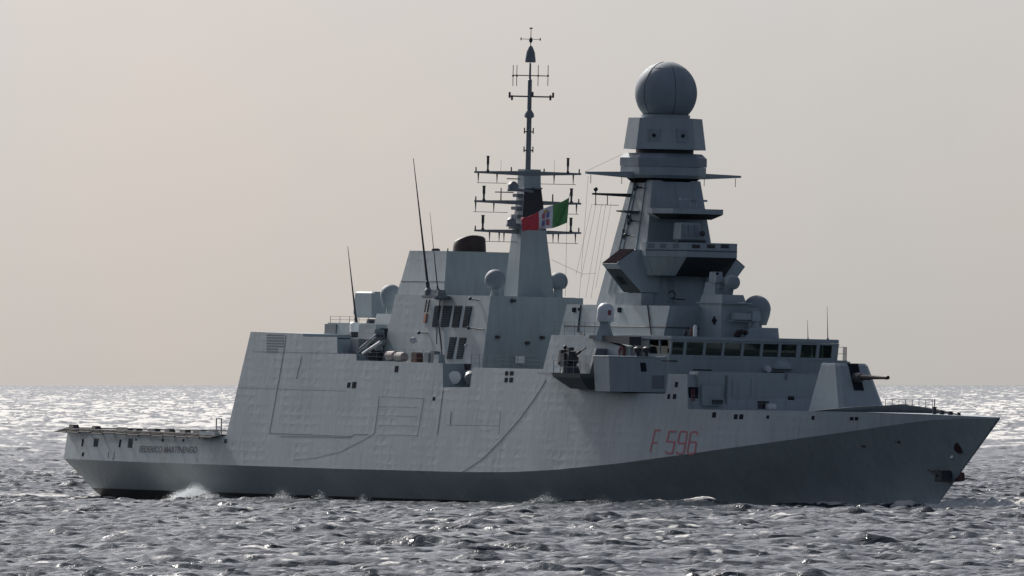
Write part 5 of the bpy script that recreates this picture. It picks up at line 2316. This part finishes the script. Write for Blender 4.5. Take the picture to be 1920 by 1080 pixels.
    L = nd.links.new
    b.inputs['Base Color'].default_value = (.012, .022, .031, 1)
    b.inputs['IOR'].default_value = 1.33
    b.inputs['Roughness'].default_value = .24
    tc_ = nd.nodes.new('ShaderNodeTexCoord')
    nz_ = nd.nodes.new('ShaderNodeTexNoise')
    nz_.inputs['Scale'].default_value = 2.5
    nz_.inputs['Detail'].default_value = 5
    nz_.inputs['Roughness'].default_value = .6
    # ripples lie along the crests of the wind sea
    mpw = nd.nodes.new('ShaderNodeMapping')
    mpw.inputs['Rotation'].default_value = (0, 0, -(math.atan2(VD.y, VD.x) + .1))
    mpw.inputs['Scale'].default_value = (1.3, .42, 1.0)
    L(tc_.outputs['Object'], mpw.inputs['Vector'])
    L(mpw.outputs['Vector'], nz_.inputs['Vector'])
    bp = nd.nodes.new('ShaderNodeBump')
    bp.inputs['Strength'].default_value = 1.0
    bp.inputs['Distance'].default_value = .17
    ra = nd.nodes.new('ShaderNodeAttribute')
    ra.attribute_name = 'ripple'
    L(ra.outputs['Fac'], bp.inputs['Strength'])
    rr_ = nd.nodes.new('ShaderNodeMapRange')
    rr_.inputs['To Min'].default_value = RFAR
    rr_.inputs['To Max'].default_value = .24
    L(ra.outputs['Fac'], rr_.inputs['Value'])
    L(rr_.outputs['Result'], b.inputs['Roughness'])
    L(nz_.outputs['Fac'], bp.inputs['Height'])
    L(bp.outputs['Normal'], b.inputs['Normal'])
    # foam, with the painted far glitter
    fa = nd.nodes.new('ShaderNodeAttribute')
    fa.attribute_name = 'foam_glint'
    nf_ = nd.nodes.new('ShaderNodeTexNoise')
    nf_.inputs['Scale'].default_value = 2.2
    nf_.inputs['Detail'].default_value = 6
    nf_.inputs['Roughness'].default_value = .7
    L(tc_.outputs['Object'], nf_.inputs['Vector'])
    ad_ = nd.nodes.new('ShaderNodeMath')
    ad_.operation = 'ADD'
    L(fa.outputs['Fac'], ad_.inputs[0])
    L(nf_.outputs['Fac'], ad_.inputs[1])
    rm = nd.nodes.new('ShaderNodeMapRange')
    rm.inputs['From Min'].default_value = .66
    rm.inputs['From Max'].default_value = 1.0
    L(ad_.outputs[0], rm.inputs['Value'])
    df = nd.nodes.new('ShaderNodeBsdfDiffuse')
    df.inputs['Color'].default_value = (.78, .76, .72, 1)
    L(bp.outputs['Normal'], df.inputs['Normal'])
    xs = nd.nodes.new('ShaderNodeMixShader')
    L(rm.outputs['Result'], xs.inputs['Fac'])
    L(b.outputs[0], xs.inputs[1])
    L(df.outputs[0], xs.inputs[2])
    L(xs.outputs[0], nd.nodes['Material Output'].inputs['Surface'])
    me.materials.append(m)
    return o


sea = build_sea()

# ---------------------------------------------------------------- spray thrown up along the hull
def spray(name, label, blobs, count, size, mat):
    n = MB()
    vs, fs = [], []
    for (u, v, wu, wv, h, share) in blobs:
        k = int(count * share)
        for _ in range(k):
            x = random.gauss(0, .40)
            y = random.gauss(0, .45)
            e = math.exp(-1.7 * x * x) * (1 + .18 * math.sin(9 * x + 1) + .1 * math.sin(21 * x))
            z = e * h * (random.random() ** 1.15) * (1 + .12 * random.gauss(0, 1))
            s = size * random.uniform(.4, 1.3) * (1.15 - .6 * z / max(h, .01))
            c = (u + x * wu, v + y * wv, z - .30)
            o = len(vs)
            for _k in range(4):
                a = Vector((random.gauss(0, 1), random.gauss(0, 1), random.gauss(0, 1))).normalized() * s
                vs.append((c[0] + a.x, c[1] + a.y, c[2] + a.z))
            fs += [(o, o + 1, o + 2), (o, o + 2, o + 3), (o, o + 1, o + 3), (o + 1, o + 2, o + 3)]
    n.add(vs, fs)
    ob = n.build(name, mat, None, False)
    ob['kind'] = 'stuff'
    ob['label'] = label
    ob['category'] = 'spray'
    return ob


msp, nds, bs = new_mat('spray_water')
bs.inputs['Base Color'].default_value = (.93, .95, .97, 1)
bs.inputs['Roughness'].default_value = .6
tr = nds.nodes.new('ShaderNodeBsdfTranslucent')
tr.inputs['Color'].default_value = (.95, .97, .98, 1)
mxs = nds.nodes.new('ShaderNodeMixShader')
mxs.inputs['Fac'].default_value = .75
nds.links.new(bs.outputs[0], mxs.inputs[1])
nds.links.new(tr.outputs[0], mxs.inputs[2])
nds.links.new(mxs.outputs[0], nds.nodes['Material Output'].inputs['Surface'])
c = V(366, 938, 10.2)
spray('stern_spray', 'pale dome of spray thrown up beside the dark stern quarter', [(c[0] + .9, 10.7, 4.7, .8, 1.2, 1.0)], 36000, .032, msp)
c1 = V(535, 938, 9.8)
c2_ = V(605, 938, 9.8)
c3 = V(1030, 945, 9.6)
c4 = V(683, 938, 9.8)
spray('hull_spray', 'small white splashes breaking along the dark waterline', [(c1[0], 9.9, 2.6, .8, 1.0, .3), (c2_[0], 9.9, 1.5, .6, .95, .12), (c3[0], 9.8, 3.2, .8, 1.0, .25), (c4[0], 9.8, 1.2, .6, .8, .08), (c3[0] + 9, 9.6, 4.5, .8, .7, .15), (c3[0] + 22, 9.0, 4.0, .8, .8, .10)], 9000, .034, msp)
c5 = V(1775, 930, -.5)
spray('bow_spray', 'white broken water thrown off the raked bow', [(c5[0], -1.5, 3.0, 3.0, .9, .5), (c5[0] + 3, -4.0, 5.0, 3.5, .7, .5)], 8000, .04, msp)
